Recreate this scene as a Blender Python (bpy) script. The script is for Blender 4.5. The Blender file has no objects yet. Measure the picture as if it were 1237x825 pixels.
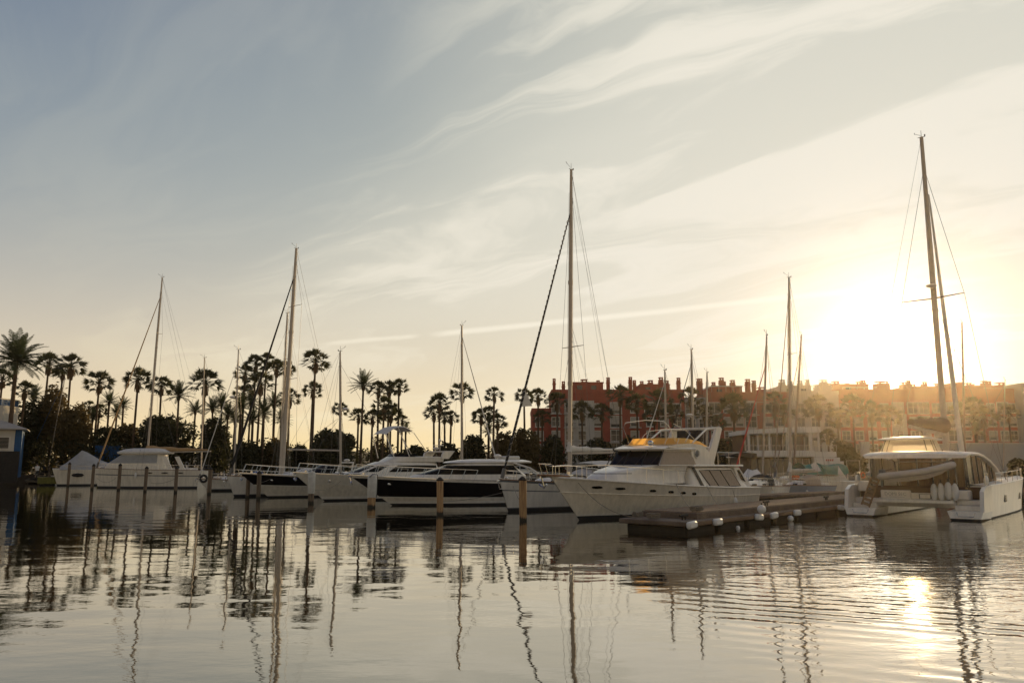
import bpy, math, random
from mathutils import Vector, Matrix
R = math.radians
SC = bpy.context.scene
COL = SC.collection
F, CX, CY, HOR, CAMH = 950.0, 618.5, 412.5, 560.0, 2.8
PITCH = math.atan((HOR-CY)/F)
_cp, _sp = math.cos(PITCH), math.sin(PITCH)
def ray(px, py):
    x = (px-CX)/F; y = (CY-py)/F
    return Vector((x, _cp - y*_sp, _sp + y*_cp))
def at(px, py, Y):
    d = ray(px, py); d *= Y/d.y
    return Vector((d.x, d.y, d.z+CAMH))
def W(px, py, z=0.0):
    d = ray(px, py); d *= (z-CAMH)/d.z
    return Vector((d.x, d.y, z))
# ---------------------------------------------------------------- materials
def nt_new(name):
    m = bpy.data.materials.new(name); m.use_nodes = True
    nt = m.node_tree; b = nt.nodes['Principled BSDF']
    return m, nt, b
def mat(name, col, rough=.5, metal=0, var=0.0, scale=3.0, bump=0.0, bscale=20.0, trans=0.0, spec=.5, coat=0, stretch=None, alpha=1, transl=0.0):
    m, nt, b = nt_new(name)
    N, L = nt.nodes, nt.links
    b.inputs['Roughness'].default_value = rough; b.inputs['Metallic'].default_value = metal
    b.inputs['Base Color'].default_value = (*col, 1); b.inputs['Specular IOR Level'].default_value = spec
    b.inputs['Transmission Weight'].default_value = trans; b.inputs['Coat Weight'].default_value = coat
    b.inputs['Alpha'].default_value = alpha
    if var or bump:
        tc = N.new('ShaderNodeTexCoord'); mp = N.new('ShaderNodeMapping')
        L.new(tc.outputs['Object'], mp.inputs['Vector'])
        if stretch: mp.inputs['Scale'].default_value = stretch
    if var:
        n = N.new('ShaderNodeTexNoise'); n.inputs['Scale'].default_value = scale; n.inputs['Detail'].default_value = 6; n.inputs['Roughness'].default_value = .62
        L.new(mp.outputs['Vector'], n.inputs['Vector'])
        r = N.new('ShaderNodeValToRGB'); r.color_ramp.elements[0].position = .3; r.color_ramp.elements[1].position = .7
        r.color_ramp.elements[0].color = (*[c*(1-var) for c in col], 1); r.color_ramp.elements[1].color = (*[min(1, c*(1+var*.6)) for c in col], 1)
        L.new(n.outputs['Fac'], r.inputs['Fac']); L.new(r.outputs['Color'], b.inputs['Base Color'])
    if bump:
        n2 = N.new('ShaderNodeTexNoise'); n2.inputs['Scale'].default_value = bscale; n2.inputs['Detail'].default_value = 4
        L.new(mp.outputs['Vector'], n2.inputs['Vector'])
        bp = N.new('ShaderNodeBump'); bp.inputs['Strength'].default_value = 1; bp.inputs['Distance'].default_value = bump
        L.new(n2.outputs['Fac'], bp.inputs['Height']); L.new(bp.outputs['Normal'], b.inputs['Normal'])
    if transl:
        t = N.new('ShaderNodeBsdfTranslucent'); t.inputs['Color'].default_value = (*[min(1, c*1.3) for c in col], 1)
        mx = N.new('ShaderNodeMixShader'); mx.inputs['Fac'].default_value = transl
        L.new(b.outputs[0], mx.inputs[1]); L.new(t.outputs[0], mx.inputs[2]); L.new(mx.outputs[0], N['Material Output'].inputs['Surface'])
    return m
M = dict(
 gel=mat('white_gelcoat', (.78,.73,.65), .32, var=.16, scale=1.6, coat=.3, stretch=(2.2,2.2,.35)),
 gel2=mat('cream_gelcoat', (.73,.665,.56), .38, var=.20, scale=1.6, coat=.2, stretch=(2.6,2.6,.3)),
 deck=mat('white_deck', (.68,.66,.62), .6, var=.12, scale=4),
 black=mat('black_gelcoat', (.006,.006,.007), .3, spec=.3),
 navy=mat('navy_gelcoat', (.02,.035,.06), .25, var=.2),
 antif=mat('dark_antifouling', (.018,.018,.02), .7, var=.4),
 stripe=mat('grey_waterline', (.12,.13,.14), .4),
 greyhull=mat('grey_blue_gelcoat', (.30,.35,.42), .35, var=.12, scale=2),
 glass=mat('dark_glass', (.008,.008,.008), .2, spec=.14),
 frame=mat('window_rubber', (.03,.03,.03), .5),
 chrome=mat('steel', (.62,.60,.57), .25, metal=1),
 alu=mat('mast_aluminium', (.50,.43,.35), .6, metal=.0, var=.12, scale=2),
 alud=mat('mast_dark_paint', (.22,.15,.11), .45, var=.2, scale=2),
 wire=mat('rigging_wire', (.16,.15,.14), .5, metal=.5),
 rope=mat('rope', (.22,.19,.15), .9),
 tan=mat('tan_canvas', (.42,.27,.13), .9, var=.2, scale=3, bump=.02, bscale=5),
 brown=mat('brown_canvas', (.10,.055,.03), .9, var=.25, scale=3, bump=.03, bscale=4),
 dcanvas=mat('black_canvas', (.02,.02,.022), .9, var=.3, bump=.02, bscale=5),
 grey=mat('grey_canvas', (.36,.36,.36), .9, var=.15, scale=2, bump=.02, bscale=4),
 green=mat('green_canvas', (.05,.20,.16), .9, var=.25, scale=3, bump=.02, bscale=5),
 white=mat('white_canvas', (.66,.63,.57), .85, var=.12, scale=3, bump=.015, bscale=5),
 teak=mat('teak', (.22,.11,.05), .6, var=.3, scale=4, stretch=(1,8,8)),
 yellow=mat('amber_acrylic', (.90,.60,.30), .2, transl=.85),
 cream=mat('clear_vinyl', (.85,.72,.48), .2, transl=.8),
 curtain=mat('brown_curtain', (.17,.10,.055), .9, var=.45, scale=5, stretch=(4,4,.3), transl=.15),
 beige=mat('beige_curtain', (.42,.34,.26), .9, var=.25, scale=6, stretch=(5,5,.2)),
 rubber=mat('grey_hypalon', (.44,.42,.39), .6, var=.12),
 blackrub=mat('black_rubber', (.015,.015,.015), .6),
 fender=mat('white_fender', (.72,.70,.66), .45, var=.08),
 red=mat('red_fabric', (.45,.04,.03), .8), blue=mat('blue_fabric', (.03,.06,.2), .8),
 orange=mat('orange_plastic', (.7,.16,.03), .6),
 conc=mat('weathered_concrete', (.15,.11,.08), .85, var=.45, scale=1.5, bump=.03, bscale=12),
 dockw=mat('weathered_decking', (.21,.135,.08), .8, var=.45, scale=2, stretch=(.4,6,2), bump=.02, bscale=9),
 dark=mat('wet_dark_timber', (.025,.02,.016), .8, var=.4),
 sleeve=mat('pile_sleeve', (.55,.53,.48), .6, var=.2, scale=3),
 quay=mat('quay_stone', (.10,.085,.07), .9, var=.35, scale=1, bump=.05, bscale=4),
 rw=mat('terracotta_render', (.38,.095,.062), .9, var=.28, scale=.35, bump=.02, bscale=8),
 rw2=mat('faded_terracotta_render', (.40,.125,.08), .9, var=.22, scale=.35, bump=.02, bscale=8),
 stucco=mat('white_render', (.55,.52,.47), .9, var=.12, scale=.5),
 clubw=mat('clubhouse_white', (.72,.70,.66), .85, var=.08, scale=.5),
 greyw=mat('grey_render', (.34,.35,.36), .9, var=.12, scale=.5),
 trim=mat('white_window_trim', (.62,.58,.52), .7, var=.1),
 shut=mat('pale_blind', (.42,.38,.32), .8, var=.15),
 wglass=mat('window_glass', (.05,.055,.06), .12, var=.5, scale=.8, spec=.7),
 blueh=mat('blue_paint', (.012,.075,.20), .7, var=.25),
 rooft=mat('pale_roof', (.36,.33,.30), .85, var=.2, scale=1),
 trunk=mat('palm_trunk', (.10,.065,.04), .95, var=.4, scale=4, stretch=(1,1,5), bump=.04, bscale=8),
 bark=mat('bark', (.06,.045,.03), .95, var=.4),
 frond=mat('fan_frond', (.055,.060,.022), .6, var=.35, scale=.9, transl=.3),
 frond2=mat('feather_frond', (.045,.062,.022), .6, var=.35, scale=.9, transl=.3),
 dead=mat('dead_fronds', (.14,.085,.04), .9, var=.35),
 leafd=mat('dark_foliage', (.045,.048,.018), .7, var=.55, scale=.5, transl=.3),
 leafo=mat('olive_foliage', (.115,.085,.03), .7, var=.45, scale=.5, transl=.3),
 skin=mat('skin', (.45,.28,.2), .6), cloth1=mat('white_shirt', (.6,.58,.55), .9), cloth2=mat('dark_blue_shirt', (.03,.05,.12), .9),
 plate=mat('grey_lettering', (.30,.29,.28), .6), redp=mat('dull_red_lettering', (.3,.05,.04), .7),
 carw=mat('white_car_paint', (.6,.6,.6), .3, coat=.5), card=mat('dark_car_paint', (.03,.035,.04), .3, coat=.5),
)
def vinyl():
    m = bpy.data.materials.new('clear_vinyl'); m.use_nodes = True; nt = m.node_tree; nt.nodes.clear(); N, L = nt.nodes, nt.links
    t = N.new('ShaderNodeBsdfTransparent'); t.inputs[0].default_value = (1, .93, .76, 1); q = N.new('ShaderNodeBsdfTranslucent'); q.inputs[0].default_value = (1, .95, .85, 1); g = N.new('ShaderNodeBsdfGlossy'); g.inputs['Roughness'].default_value = .12
    a = N.new('ShaderNodeMixShader'); a.inputs[0].default_value = .55; L.new(t.outputs[0], a.inputs[1]); L.new(q.outputs[0], a.inputs[2]); b = N.new('ShaderNodeMixShader'); b.inputs[0].default_value = .06; L.new(a.outputs[0], b.inputs[1]); L.new(g.outputs[0], b.inputs[2])
    o = N.new('ShaderNodeOutputMaterial'); L.new(b.outputs[0], o.inputs[0]); return m
M['cream'] = vinyl()
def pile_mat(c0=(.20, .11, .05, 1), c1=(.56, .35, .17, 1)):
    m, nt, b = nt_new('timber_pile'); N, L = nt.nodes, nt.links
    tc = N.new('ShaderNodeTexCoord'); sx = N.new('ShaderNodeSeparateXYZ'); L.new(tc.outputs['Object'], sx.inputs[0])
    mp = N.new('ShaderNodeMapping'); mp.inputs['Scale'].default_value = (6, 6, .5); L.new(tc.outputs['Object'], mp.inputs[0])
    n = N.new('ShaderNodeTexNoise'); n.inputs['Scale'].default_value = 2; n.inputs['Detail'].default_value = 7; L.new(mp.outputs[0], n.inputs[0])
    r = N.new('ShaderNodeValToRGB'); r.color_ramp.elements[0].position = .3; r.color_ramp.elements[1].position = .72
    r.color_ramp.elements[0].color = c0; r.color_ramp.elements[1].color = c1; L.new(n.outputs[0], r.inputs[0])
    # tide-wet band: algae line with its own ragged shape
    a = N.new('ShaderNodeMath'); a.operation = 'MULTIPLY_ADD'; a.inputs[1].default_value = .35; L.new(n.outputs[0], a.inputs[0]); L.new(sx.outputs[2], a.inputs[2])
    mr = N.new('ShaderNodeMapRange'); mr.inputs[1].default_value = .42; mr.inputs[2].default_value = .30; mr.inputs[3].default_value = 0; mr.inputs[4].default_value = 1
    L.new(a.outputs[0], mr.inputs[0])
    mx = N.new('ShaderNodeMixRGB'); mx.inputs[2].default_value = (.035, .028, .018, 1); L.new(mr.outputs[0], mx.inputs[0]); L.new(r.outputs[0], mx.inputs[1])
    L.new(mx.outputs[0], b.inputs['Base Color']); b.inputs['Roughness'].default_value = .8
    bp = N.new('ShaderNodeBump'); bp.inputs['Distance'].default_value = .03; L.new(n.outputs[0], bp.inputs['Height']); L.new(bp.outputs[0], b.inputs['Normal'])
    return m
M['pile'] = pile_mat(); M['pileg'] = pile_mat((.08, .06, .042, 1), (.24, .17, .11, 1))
# ---------------------------------------------------------------- mesh builder
def V(*a): return Vector(a)
class MB:
    def __init__(s): s.v = []; s.f = []; s.m = []; s.mats = []
    def mi(s, m):
        if isinstance(m, str): m = M[m]
        if m not in s.mats: s.mats.append(m)
        return s.mats.index(m)
    def add(s, vs, fs, m):
        o = len(s.v); k = s.mi(m); s.v += [tuple(p) for p in vs]
        for f in fs: s.f.append(tuple(i+o for i in f)); s.m.append(k)
    def box(s, x0, x1, y0, y1, z0, z1, m='gel', xf=None):
        vs = [V(x, y, z) for z in (z0, z1) for x, y in ((x0, y0), (x1, y0), (x1, y1), (x0, y1))]
        if xf: vs = [xf(p) for p in vs]
        s.add(vs, [(3,2,1,0), (4,5,6,7), (0,1,5,4), (1,2,6,5), (2,3,7,6), (3,0,4,7)], m)
    def rbox(s, x0, x1, y0, y1, z0, z1, r=.05, m='gel'):
        # box with bevelled edges (chamfers)
        rings = []
        def rg(z, i):
            a, b, c, d = x0+i, x1-i, y0+i, y1-i; q = max(r-i, .001)
            return [V(a+q, c, z), V(b-q, c, z), V(b, c+q, z), V(b, d-q, z), V(b-q, d, z), V(a+q, d, z), V(a, d-q, z), V(a, c+q, z)]
        rings = [rg(z0, r*.7), rg(z0+r*.7, 0), rg(z1-r*.7, 0), rg(z1, r*.7)]
        s.loft(rings, m, caps=True)
    def loft(s, rings, m, closed=True, caps=False, mats=None):
        n = len(rings[0]); vs = [p for r in rings for p in r]
        o = len(s.v); s.v += [tuple(p) for p in vs]
        for i in range(len(rings)-1):
            k = s.mi(mats[i] if mats else m)
            for j in range(n if closed else n-1):
                a = o+i*n+j; b = o+i*n+(j+1) % n
                s.f.append((a, b, b+n, a+n)); s.m.append(k)
        if caps:
            k = s.mi(mats[0] if mats else m); s.f.append(tuple(o+j for j in reversed(range(n)))); s.m.append(k)
            k = s.mi(mats[-1] if mats else m); q = o+(len(rings)-1)*n; s.f.append(tuple(q+j for j in range(n))); s.m.append(k)
    def tube(s, pts, r, m='chrome', n=6, caps=True, sq=None):
        pts = [Vector(p) for p in pts]
        rs = r if isinstance(r, (list, tuple)) else [r]*len(pts)
        rings = []; up = None
        for i, p in enumerate(pts):
            t = (pts[min(i+1, len(pts)-1)]-pts[max(i-1, 0)]).normalized()
            if up is None or abs(t.dot(up)) > .95: up = V(0, 0, 1) if abs(t.z) < .9 else V(1, 0, 0)
            a = t.cross(up).normalized(); b = t.cross(a).normalized(); up = up
            rings.append([p + (a*math.cos(2*math.pi*j/n) + b*math.sin(2*math.pi*j/n)*(sq or 1))*rs[i] for j in range(n)])
        s.loft(rings, m, caps=caps)
    def ell(s, c, rx, ry, rz, m='gel', n=12, k=8, squash=1.0):
        rings = []
        for i in range(k+1):
            ph = -math.pi/2 + math.pi*i/k
            q = max(math.cos(ph), .02)
            rings.append([V(c[0]+rx*q*math.cos(2*math.pi*j/n), c[1]+ry*q*math.sin(2*math.pi*j/n), c[2]+rz*math.sin(ph)) for j in range(n)])
        s.loft(rings, m, caps=True)
    def prism(s, poly, y0, y1, m='gel', yf=None):
        # poly in xz, extruded along y; yf(x,z,y) can taper
        n = len(poly); f = yf or (lambda x, z, y: y)
        vs = [V(x, f(x, z, y0), z) for x, z in poly]+[V(x, f(x, z, y1), z) for x, z in poly]
        fs = [tuple(range(n)), tuple(reversed(range(n, 2*n)))]+[(i, i+n, (i+1) % n+n, (i+1) % n) for i in range(n)]
        s.add(vs, fs, m)
    def quad(s, a, b, c, d, m, t=0.0, nrm=None):
        if t:
            nrm = nrm or (b-a).cross(d-a).normalized()
            o = nrm*t; vs = [a, b, c, d, a+o, b+o, c+o, d+o]
            s.add(vs, [(3,2,1,0), (4,5,6,7), (0,1,5,4), (1,2,6,5), (2,3,7,6), (3,0,4,7)], m)
        else: s.add([a, b, c, d], [(0,1,2,3)], m)
    def build(s, name, parent=None, smooth=False, label=None, recalc=False):
        me = bpy.data.meshes.new(name); me.from_pydata(s.v, [], s.f)
        for m in s.mats: me.materials.append(m)
        me.polygons.foreach_set('material_index', s.m)
        me.update()
        if recalc:
            import bmesh
            bm = bmesh.new(); bm.from_mesh(me); bmesh.ops.recalc_face_normals(bm, faces=bm.faces); bm.to_mesh(me); bm.free()
        if smooth:
            me.polygons.foreach_set('use_smooth', [True]*len(me.polygons))
            try: me.set_sharp_from_angle(angle=R(smooth if smooth > 1 else 35))
            except Exception: pass
        o = bpy.data.objects.new(name, me); COL.objects.link(o)
        if parent: o.parent = parent
        if label: o['label'] = label
        return o
def tag(o, label=None, cat=None, group=None, kind=None):
    if label: o['label'] = label
    if cat: o['category'] = cat
    if group: o['group'] = group
    if kind: o['kind'] = kind
    return o
def empty(name, loc=(0, 0, 0), rz=0, label=None, cat=None, group=None):
    o = bpy.data.objects.new(name, None); COL.objects.link(o); o.location = loc; o.rotation_euler = (0, 0, rz); o.empty_display_size = .3
    return tag(o, label, cat, group)
KIDS = {}
def copy_tree(o, parent=None):
    c = o.copy(); COL.objects.link(c); c.parent = parent
    for ch in list(o.children): copy_tree(ch, c)
    return c
class Frame:
    """local boat frame: x = heading, y = port, z = up, origin on the water"""
    def __init__(s, origin, heading):
        s.o = Vector((origin[0], origin[1], 0)); h = Vector((heading[0], heading[1], 0)).normalized()
        s.h = h; s.p = Vector((-h.y, h.x, 0)); s.rz = math.atan2(h.y, h.x)
    def loc(s, w): d = Vector(w)-s.o; return V(d.dot(s.h), d.dot(s.p), d.z)
    def wor(s, l): return s.o + s.h*l[0] + s.p*l[1] + V(0, 0, l[2])
    def py_(s, px, py, yl):   # pixel -> (x,z) on local plane y=yl
        d = ray(px, py); o = V(0, 0, CAMH); t = (yl - (o-s.o).dot(s.p))/d.dot(s.p); q = s.loc(o+d*t); return (q.x, q.z)
    def px_(s, px, py, xl):   # pixel -> (y,z) on local plane x=xl
        d = ray(px, py); o = V(0, 0, CAMH); t = (xl - (o-s.o).dot(s.h))/d.dot(s.h); q = s.loc(o+d*t); return (q.y, q.z)
def lerp(a, b, t): return a+(b-a)*t
def catenary(a, b, sag, n=10):
    return [a.lerp(b, i/n) - V(0, 0, sag*4*(i/n)*(1-i/n)) for i in range(n+1)]
# ---------------------------------------------------------------- hull
class Hull:
    def __init__(s, L, B, fb, fs, rake=1.3, transom=.85, flare=.35, draft=.5, fm=None, full=2.2, wl=.9, yo=0.0, trake=0.0, peak=.4):
        s.__dict__.update(locals()); s.fm = fm if fm is not None else (fb*.35+fs*.65)
    def plan(s, t):
        k = s.peak
        if t < k: return s.B/2*(s.transom+(1-s.transom)*math.sin(math.pi/2*t/k))
        return s.B/2*max(1-((t-k)/(1-k))**s.full, .012)
    def sheer(s, t):
        a = 2*(s.fs+s.fb-2*s.fm); b = s.fb-s.fs-a
        return s.fs+b*t+a*t*t
    def keel(s, t): return -s.draft*(1-max(0, (t-.6)/.4)**3) if t > .6 else -s.draft
    def pt(s, t, lv, side):
        zd = s.sheer(t); kz = s.keel(t)
        kind, val = lv
        z = kz if kind == 'k' else (val if kind == 'a' else lerp(.26, zd, val))
        wd = s.plan(t); ww = wd*(s.wl-s.flare*max(0, (t-.3)/.7)**1.6)
        if kind == 'k': y = 0
        else:
            u = max(0, z/zd); p = 1+.9*max(0, (t-.4)/.6)
            y = lerp(ww, wd, u**p)
        fr = max(0, min(1, (z+.0)/zd)) if z > 0 else z/zd*.8
        x = -s.L/2 + t*(s.L - s.rake*(1-fr)) + s.trake*(1-fr)*(1-t)**6
        return V(x, y*side+s.yo, z)
    def build(s, parent, bands, n=26, deckmat='deck', transom_mat='gel', name='hull', hole=False, camber=.06):
        """bands: [(level_low, level_high, material)]"""
        levels = [('k', 0)] + [b[0] for b in bands] + [bands[-1][1]]
        mats = ['antif'] + [b[2] for b in bands]
        mb = MB(); ts = [(i/n)**.85 if False else i/n for i in range(n+1)]
        for side in (1, -1):
            g = [[s.pt(t, lv, side) for lv in levels] for t in ts]
            for i in range(n):
                for j in range(len(levels)-1):
                    q = [g[i][j], g[i+1][j], g[i+1][j+1], g[i][j+1]]
                    if side == -1: q.reverse()
                    mb.add(q, [(0, 1, 2, 3)], mats[j])
            # transom half
        for j in range(len(levels)-1):
            a, b = s.pt(0, levels[j], 1), s.pt(0, levels[j+1], 1); c, d = s.pt(0, levels[j+1], -1), s.pt(0, levels[j], -1)
            mb.add([a, b, c, d], [(0, 1, 2, 3)], mats[j] if j == 0 else transom_mat)
        for i in range(n):
            a, b = s.pt(ts[i], levels[-1], 1), s.pt(ts[i+1], levels[-1], 1); c, d = s.pt(ts[i+1], levels[-1], -1), s.pt(ts[i], levels[-1], -1)
            e, f = (a+d)/2+V(0, 0, camber), (b+c)/2+V(0, 0, camber)
            mb.add([a, b, f, e], [(3, 2, 1, 0)], deckmat); mb.add([e, f, c, d], [(3, 2, 1, 0)], deckmat)
        return mb.build(name, parent, smooth=40)
    def edge(s, t, side, inset=0.0, dz=0.0):
        p = s.pt(t, ('r', 1), side); p.y = s.yo+(p.y-s.yo)*(1-inset/max(abs(p.y-s.yo), .05) if abs(p.y-s.yo) > inset else .2)
        p.z += dz; return p
    def toerail(s, parent, m='teak', r=.035, t0=0, t1=1, n=26, name='toe_rail'):
        mb = MB()
        for side in (1, -1): mb.tube([s.edge(lerp(t0, t1, i/n), side, .02, r) for i in range(n+1)], r, m, 5)
        return mb.build(name, parent, smooth=40)
    def rail(s, parent, t0, t1, h=.65, k=7, r=.014, rows=(1, .5), slant=0.0, n=22, name='guard_rail', m='chrome', bow=True):
        mb = MB()
        for rr in rows:
            pts = [s.edge(lerp(t0, t1, i/n), 1, .08, h*rr)+V(slant*rr, 0, 0) for i in range(n+1)]
            o = [s.edge(lerp(t0, t1, i/n), -1, .08, h*rr)+V(slant*rr, 0, 0) for i in range(n+1)]
            if bow: mb.tube(pts+o[::-1], r*(1 if rr == 1 else .6), m, 5)
            else: mb.tube(pts, r, m, 5); mb.tube(o, r, m, 5)
        for i in range(k+1):
            for side in (1, -1):
                a = s.edge(lerp(t0, t1, i/k), side, .08, 0); mb.tube([a, a+V(slant, 0, h)], r, m, 5)
        return mb.build(name, parent)
WLB = [(('a', -.06), ('a', .05), 'antif')]
def bands(top='gel', boot='stripe', extra=None):
    b = [(('a', -.06), ('a', .15), 'antif'), (('a', .15), ('a', .21), boot), (('a', .21), ('r', .02), top)]
    if extra:
        lo = .02
        for hi, m in extra: b.append((('r', lo), ('r', hi), m)); lo = hi
    else: b.append((('r', .02), ('r', .5), top)); b.append((('r', .5), ('r', 1), top))
    return b
# ring-lofted cabins
def ring(z, x0, x1, w0, w1, e=.45, n=32, dz=0.0):
    out = []; mx, hx = (x0+x1)/2, (x1-x0)/2
    for i in range(n):
        a = 2*math.pi*(i+.5)/n; c, si = math.cos(a), math.sin(a)
        x = mx+hx*math.copysign(abs(c)**e, c); w = lerp(w0, w1, (x-x0)/(x1-x0)); y = w*math.copysign(abs(si)**e, si)
        out.append(V(x, y, z+dz*(x-mx)/hx))
    return out
def rlerp(r0, r1, t): return [a.lerp(b, t) for a, b in zip(r0, r1)]
def outset(r, d):
    c = sum(r, Vector())/len(r); return [p+V(p.x-c.x, p.y-c.y, 0).normalized()*d for p in r]
def cabin(parent, rings, m='gel', name='cabin', cap=True, e=None, smooth=40):
    mb = MB(); mb.loft(rings, m, caps=False)
    if cap:
        top = rings[-1]; c = sum(top, Vector())/len(top)+V(0, 0, .05); n = len(top)
        mid = [c.lerp(p, .6)+V(0, 0, .02) for p in top]
        mb.loft([top, mid], m); mb.add(mid+[c], [(i, (i+1) % n, n) for i in range(n)], m)
    return mb.build(name, parent, smooth=smooth)
def windows(parent, r0, r1, spans, t0=.2, t1=.8, m='glass', name='window', d=.012):
    """each span (i0,i1) of ring indices becomes one window object"""
    a, b = outset(rlerp(r0, r1, t0), d), outset(rlerp(r0, r1, t1), d); n = len(a); res = []
    for i0, i1 in spans:
        mb = MB(); idx = [i % n for i in range(i0, i1+1)]
        c = [a[i] for i in idx]; e = [b[i] for i in idx]
        ctr = sum(a, Vector())/n
        ci = [p-(V(p.x-ctr.x, p.y-ctr.y, 0).normalized()*.03) for p in c]; ei = [p-(V(p.x-ctr.x, p.y-ctr.y, 0).normalized()*.03) for p in e]
        mb.loft([ci, c, e, ei], m, closed=False)
        res.append(mb.build(name, parent, smooth=40))
    return res
# ================================================================ camera, sun, sky
cam = bpy.data.cameras.new('camera'); cam.sensor_width = 36; cam.lens = 36*F/1237; cam.clip_start = .1; cam.clip_end = 12000
cam.sensor_fit = 'HORIZONTAL'
co = bpy.data.objects.new('camera', cam); COL.objects.link(co); co.location = (0, 0, CAMH); co.rotation_euler = (math.pi/2+PITCH, 0, 0); SC.camera = co
SC.view_settings.view_transform = 'Standard'; SC.view_settings.look = 'None'; SC.view_settings.exposure = .14; SC.view_settings.gamma = 1
SC.cycles.max_bounces = 6; SC.cycles.diffuse_bounces = 2; SC.cycles.glossy_bounces = 4; SC.cycles.transmission_bounces = 4; SC.cycles.transparent_max_bounces = 8
SC.cycles.volume_bounces = 0; SC.cycles.sample_clamp_indirect = 8; SC.cycles.sample_clamp_direct = 30; SC.cycles.use_denoising = True
SUND = ray(1085, 424).normalized()
SEL = math.asin(SUND.z); SAZ = math.atan2(SUND.x, SUND.y)
sl = bpy.data.lights.new('sun', 'SUN'); sl.energy = 4.2; sl.angle = R(1.0); sl.color = (1, .68, .33)
so = bpy.data.objects.new('sun', sl); COL.objects.link(so); so.rotation_euler = SUND.to_track_quat('Z', 'Y').to_euler(); so.location = (30, 60, 40)
wd = bpy.data.worlds.new('World'); SC.world = wd; wd.use_nodes = True
def world():
    nt = wd.node_tree; N, L = nt.nodes, nt.links; bg = N['Background']
    def mth(op, a, b=None, c=None, clamp=False):
        n = N.new('ShaderNodeMath'); n.operation = op; n.use_clamp = clamp
        for i, v in enumerate((a, b, c)):
            if v is None: continue
            if isinstance(v, (int, float)): n.inputs[i].default_value = v
            else: L.new(v, n.inputs[i])
        return n.outputs[0]
    def vm(op, a, b=None, s=None):
        n = N.new('ShaderNodeVectorMath'); n.operation = op
        for i, v in enumerate((a, b)):
            if v is None: continue
            if isinstance(v, (tuple, Vector)): n.inputs[i].default_value = tuple(v)
            else: L.new(v, n.inputs[i])
        if s is not None:
            if isinstance(s, (int, float)): n.inputs['Scale'].default_value = s
            else: L.new(s, n.inputs['Scale'])
        return n.outputs['Value'] if op == 'DOT_PRODUCT' else n.outputs[0]
    sky = N.new('ShaderNodeTexSky'); sky.sky_type = 'NISHITA'; sky.sun_disc = False; sky.sun_elevation = SEL; sky.sun_rotation = SAZ
    sky.air_density = 1.0; sky.dust_density = 1.5; sky.ozone_density = 1.5
    tc = N.new('ShaderNodeTexCoord'); d = vm('NORMALIZE', tc.outputs['Generated'])
    sx = N.new('ShaderNodeSeparateXYZ'); L.new(d, sx.inputs[0]); z = mth('MAXIMUM', sx.outputs[2], 0.0)
    c = mth('MAXIMUM', vm('DOT_PRODUCT', d, SUND), 0.0)
    c2 = mth('MULTIPLY_ADD', vm('DOT_PRODUCT', d, SUND), .5, .5)   # 0..1 over the whole sky
    # cirrus layer: direction projected on a high plane
    inv = mth('DIVIDE', 1.0, mth('ADD', z, .10))
    pl = vm('SCALE', d, s=inv)
    def strk(az, su, sv, off=0.0):
        c_ = N.new('ShaderNodeCombineXYZ'); ax = Vector((math.sin(R(az)), math.cos(R(az)), 0)); pe = Vector((ax.y, -ax.x, 0))
        L.new(mth('MULTIPLY_ADD', vm('DOT_PRODUCT', pl, ax), su, off), c_.inputs[0]); L.new(mth('MULTIPLY_ADD', vm('DOT_PRODUCT', pl, pe), sv, off*1.7), c_.inputs[1]); return c_.outputs[0]
    n2 = N.new('ShaderNodeTexNoise'); n2.inputs['Scale'].default_value = .9; n2.inputs['Detail'].default_value = 5; n2.inputs['Roughness'].default_value = .5
    L.new(strk(-45, .35, .75, 2.2), n2.inputs[0])
    n1 = N.new('ShaderNodeTexNoise'); n1.inputs['Scale'].default_value = 1.35; n1.inputs['Detail'].default_value = 9; n1.inputs['Roughness'].default_value = .6; n1.inputs['Distortion'].default_value = 1.0
    wp = N.new('ShaderNodeCombineXYZ'); L.new(mth('MULTIPLY', n2.outputs[0], 2.2), wp.inputs[0]); L.new(mth('MULTIPLY', n2.outputs[0], 2.6), wp.inputs[1])
    L.new(vm('ADD', strk(-52, .55, 1.15, 6.1), wp.outputs[0]), n1.inputs[0])
    def mr(v, a, b, lo=0.0, hi=1.0, smooth=True):
        n = N.new('ShaderNodeMapRange'); n.interpolation_type = 'SMOOTHSTEP' if smooth else 'LINEAR'
        L.new(v, n.inputs[0]); n.inputs[1].default_value = a; n.inputs[2].default_value = b; n.inputs[3].default_value = lo; n.inputs[4].default_value = hi
        return n.outputs[0]
    # wide veil follows the side the weather comes from (right half of the sky) broken up by noise
    side = vm('DOT_PRODUCT', d, Vector((.8, .6, 0)).normalized())
    veil = mth('MULTIPLY', mr(mth('ADD', side, mth('MULTIPLY', mth('SUBTRACT', n2.outputs[0], .5), 1.4)), .18, .80), 1.0)
    wisp = mth('MULTIPLY', mr(n1.outputs[0], .44, .66), mth('MULTIPLY_ADD', veil, .85, .06))
    cover = mth('ADD', mth('MULTIPLY', veil, .34), mth('MULTIPLY', wisp, 1.0), clamp=True)
    def trail(p0, p1, w, amp, endfade=.02):
        a, b = ray(*p0).normalized(), ray(*p1).normalized(); nn = a.cross(b).normalized(); tt = nn.cross(a).normalized(); L1 = b.dot(tt)
        dist = mth('ABSOLUTE', mth('ADD', vm('DOT_PRODUCT', d, nn), mth('MULTIPLY', mth('SUBTRACT', n1.outputs[0], .5), .010)))
        al = vm('DOT_PRODUCT', d, tt)
        f = mth('MULTIPLY', mr(dist, w, 0.0), mth('MULTIPLY', mr(al, -.01, .03), mr(al, L1, L1-endfade)))
        f = mth('MULTIPLY', f, mth('GREATER_THAN', vm('DOT_PRODUCT', d, a), 0.0))
        return mth('MULTIPLY', f, amp)
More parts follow.
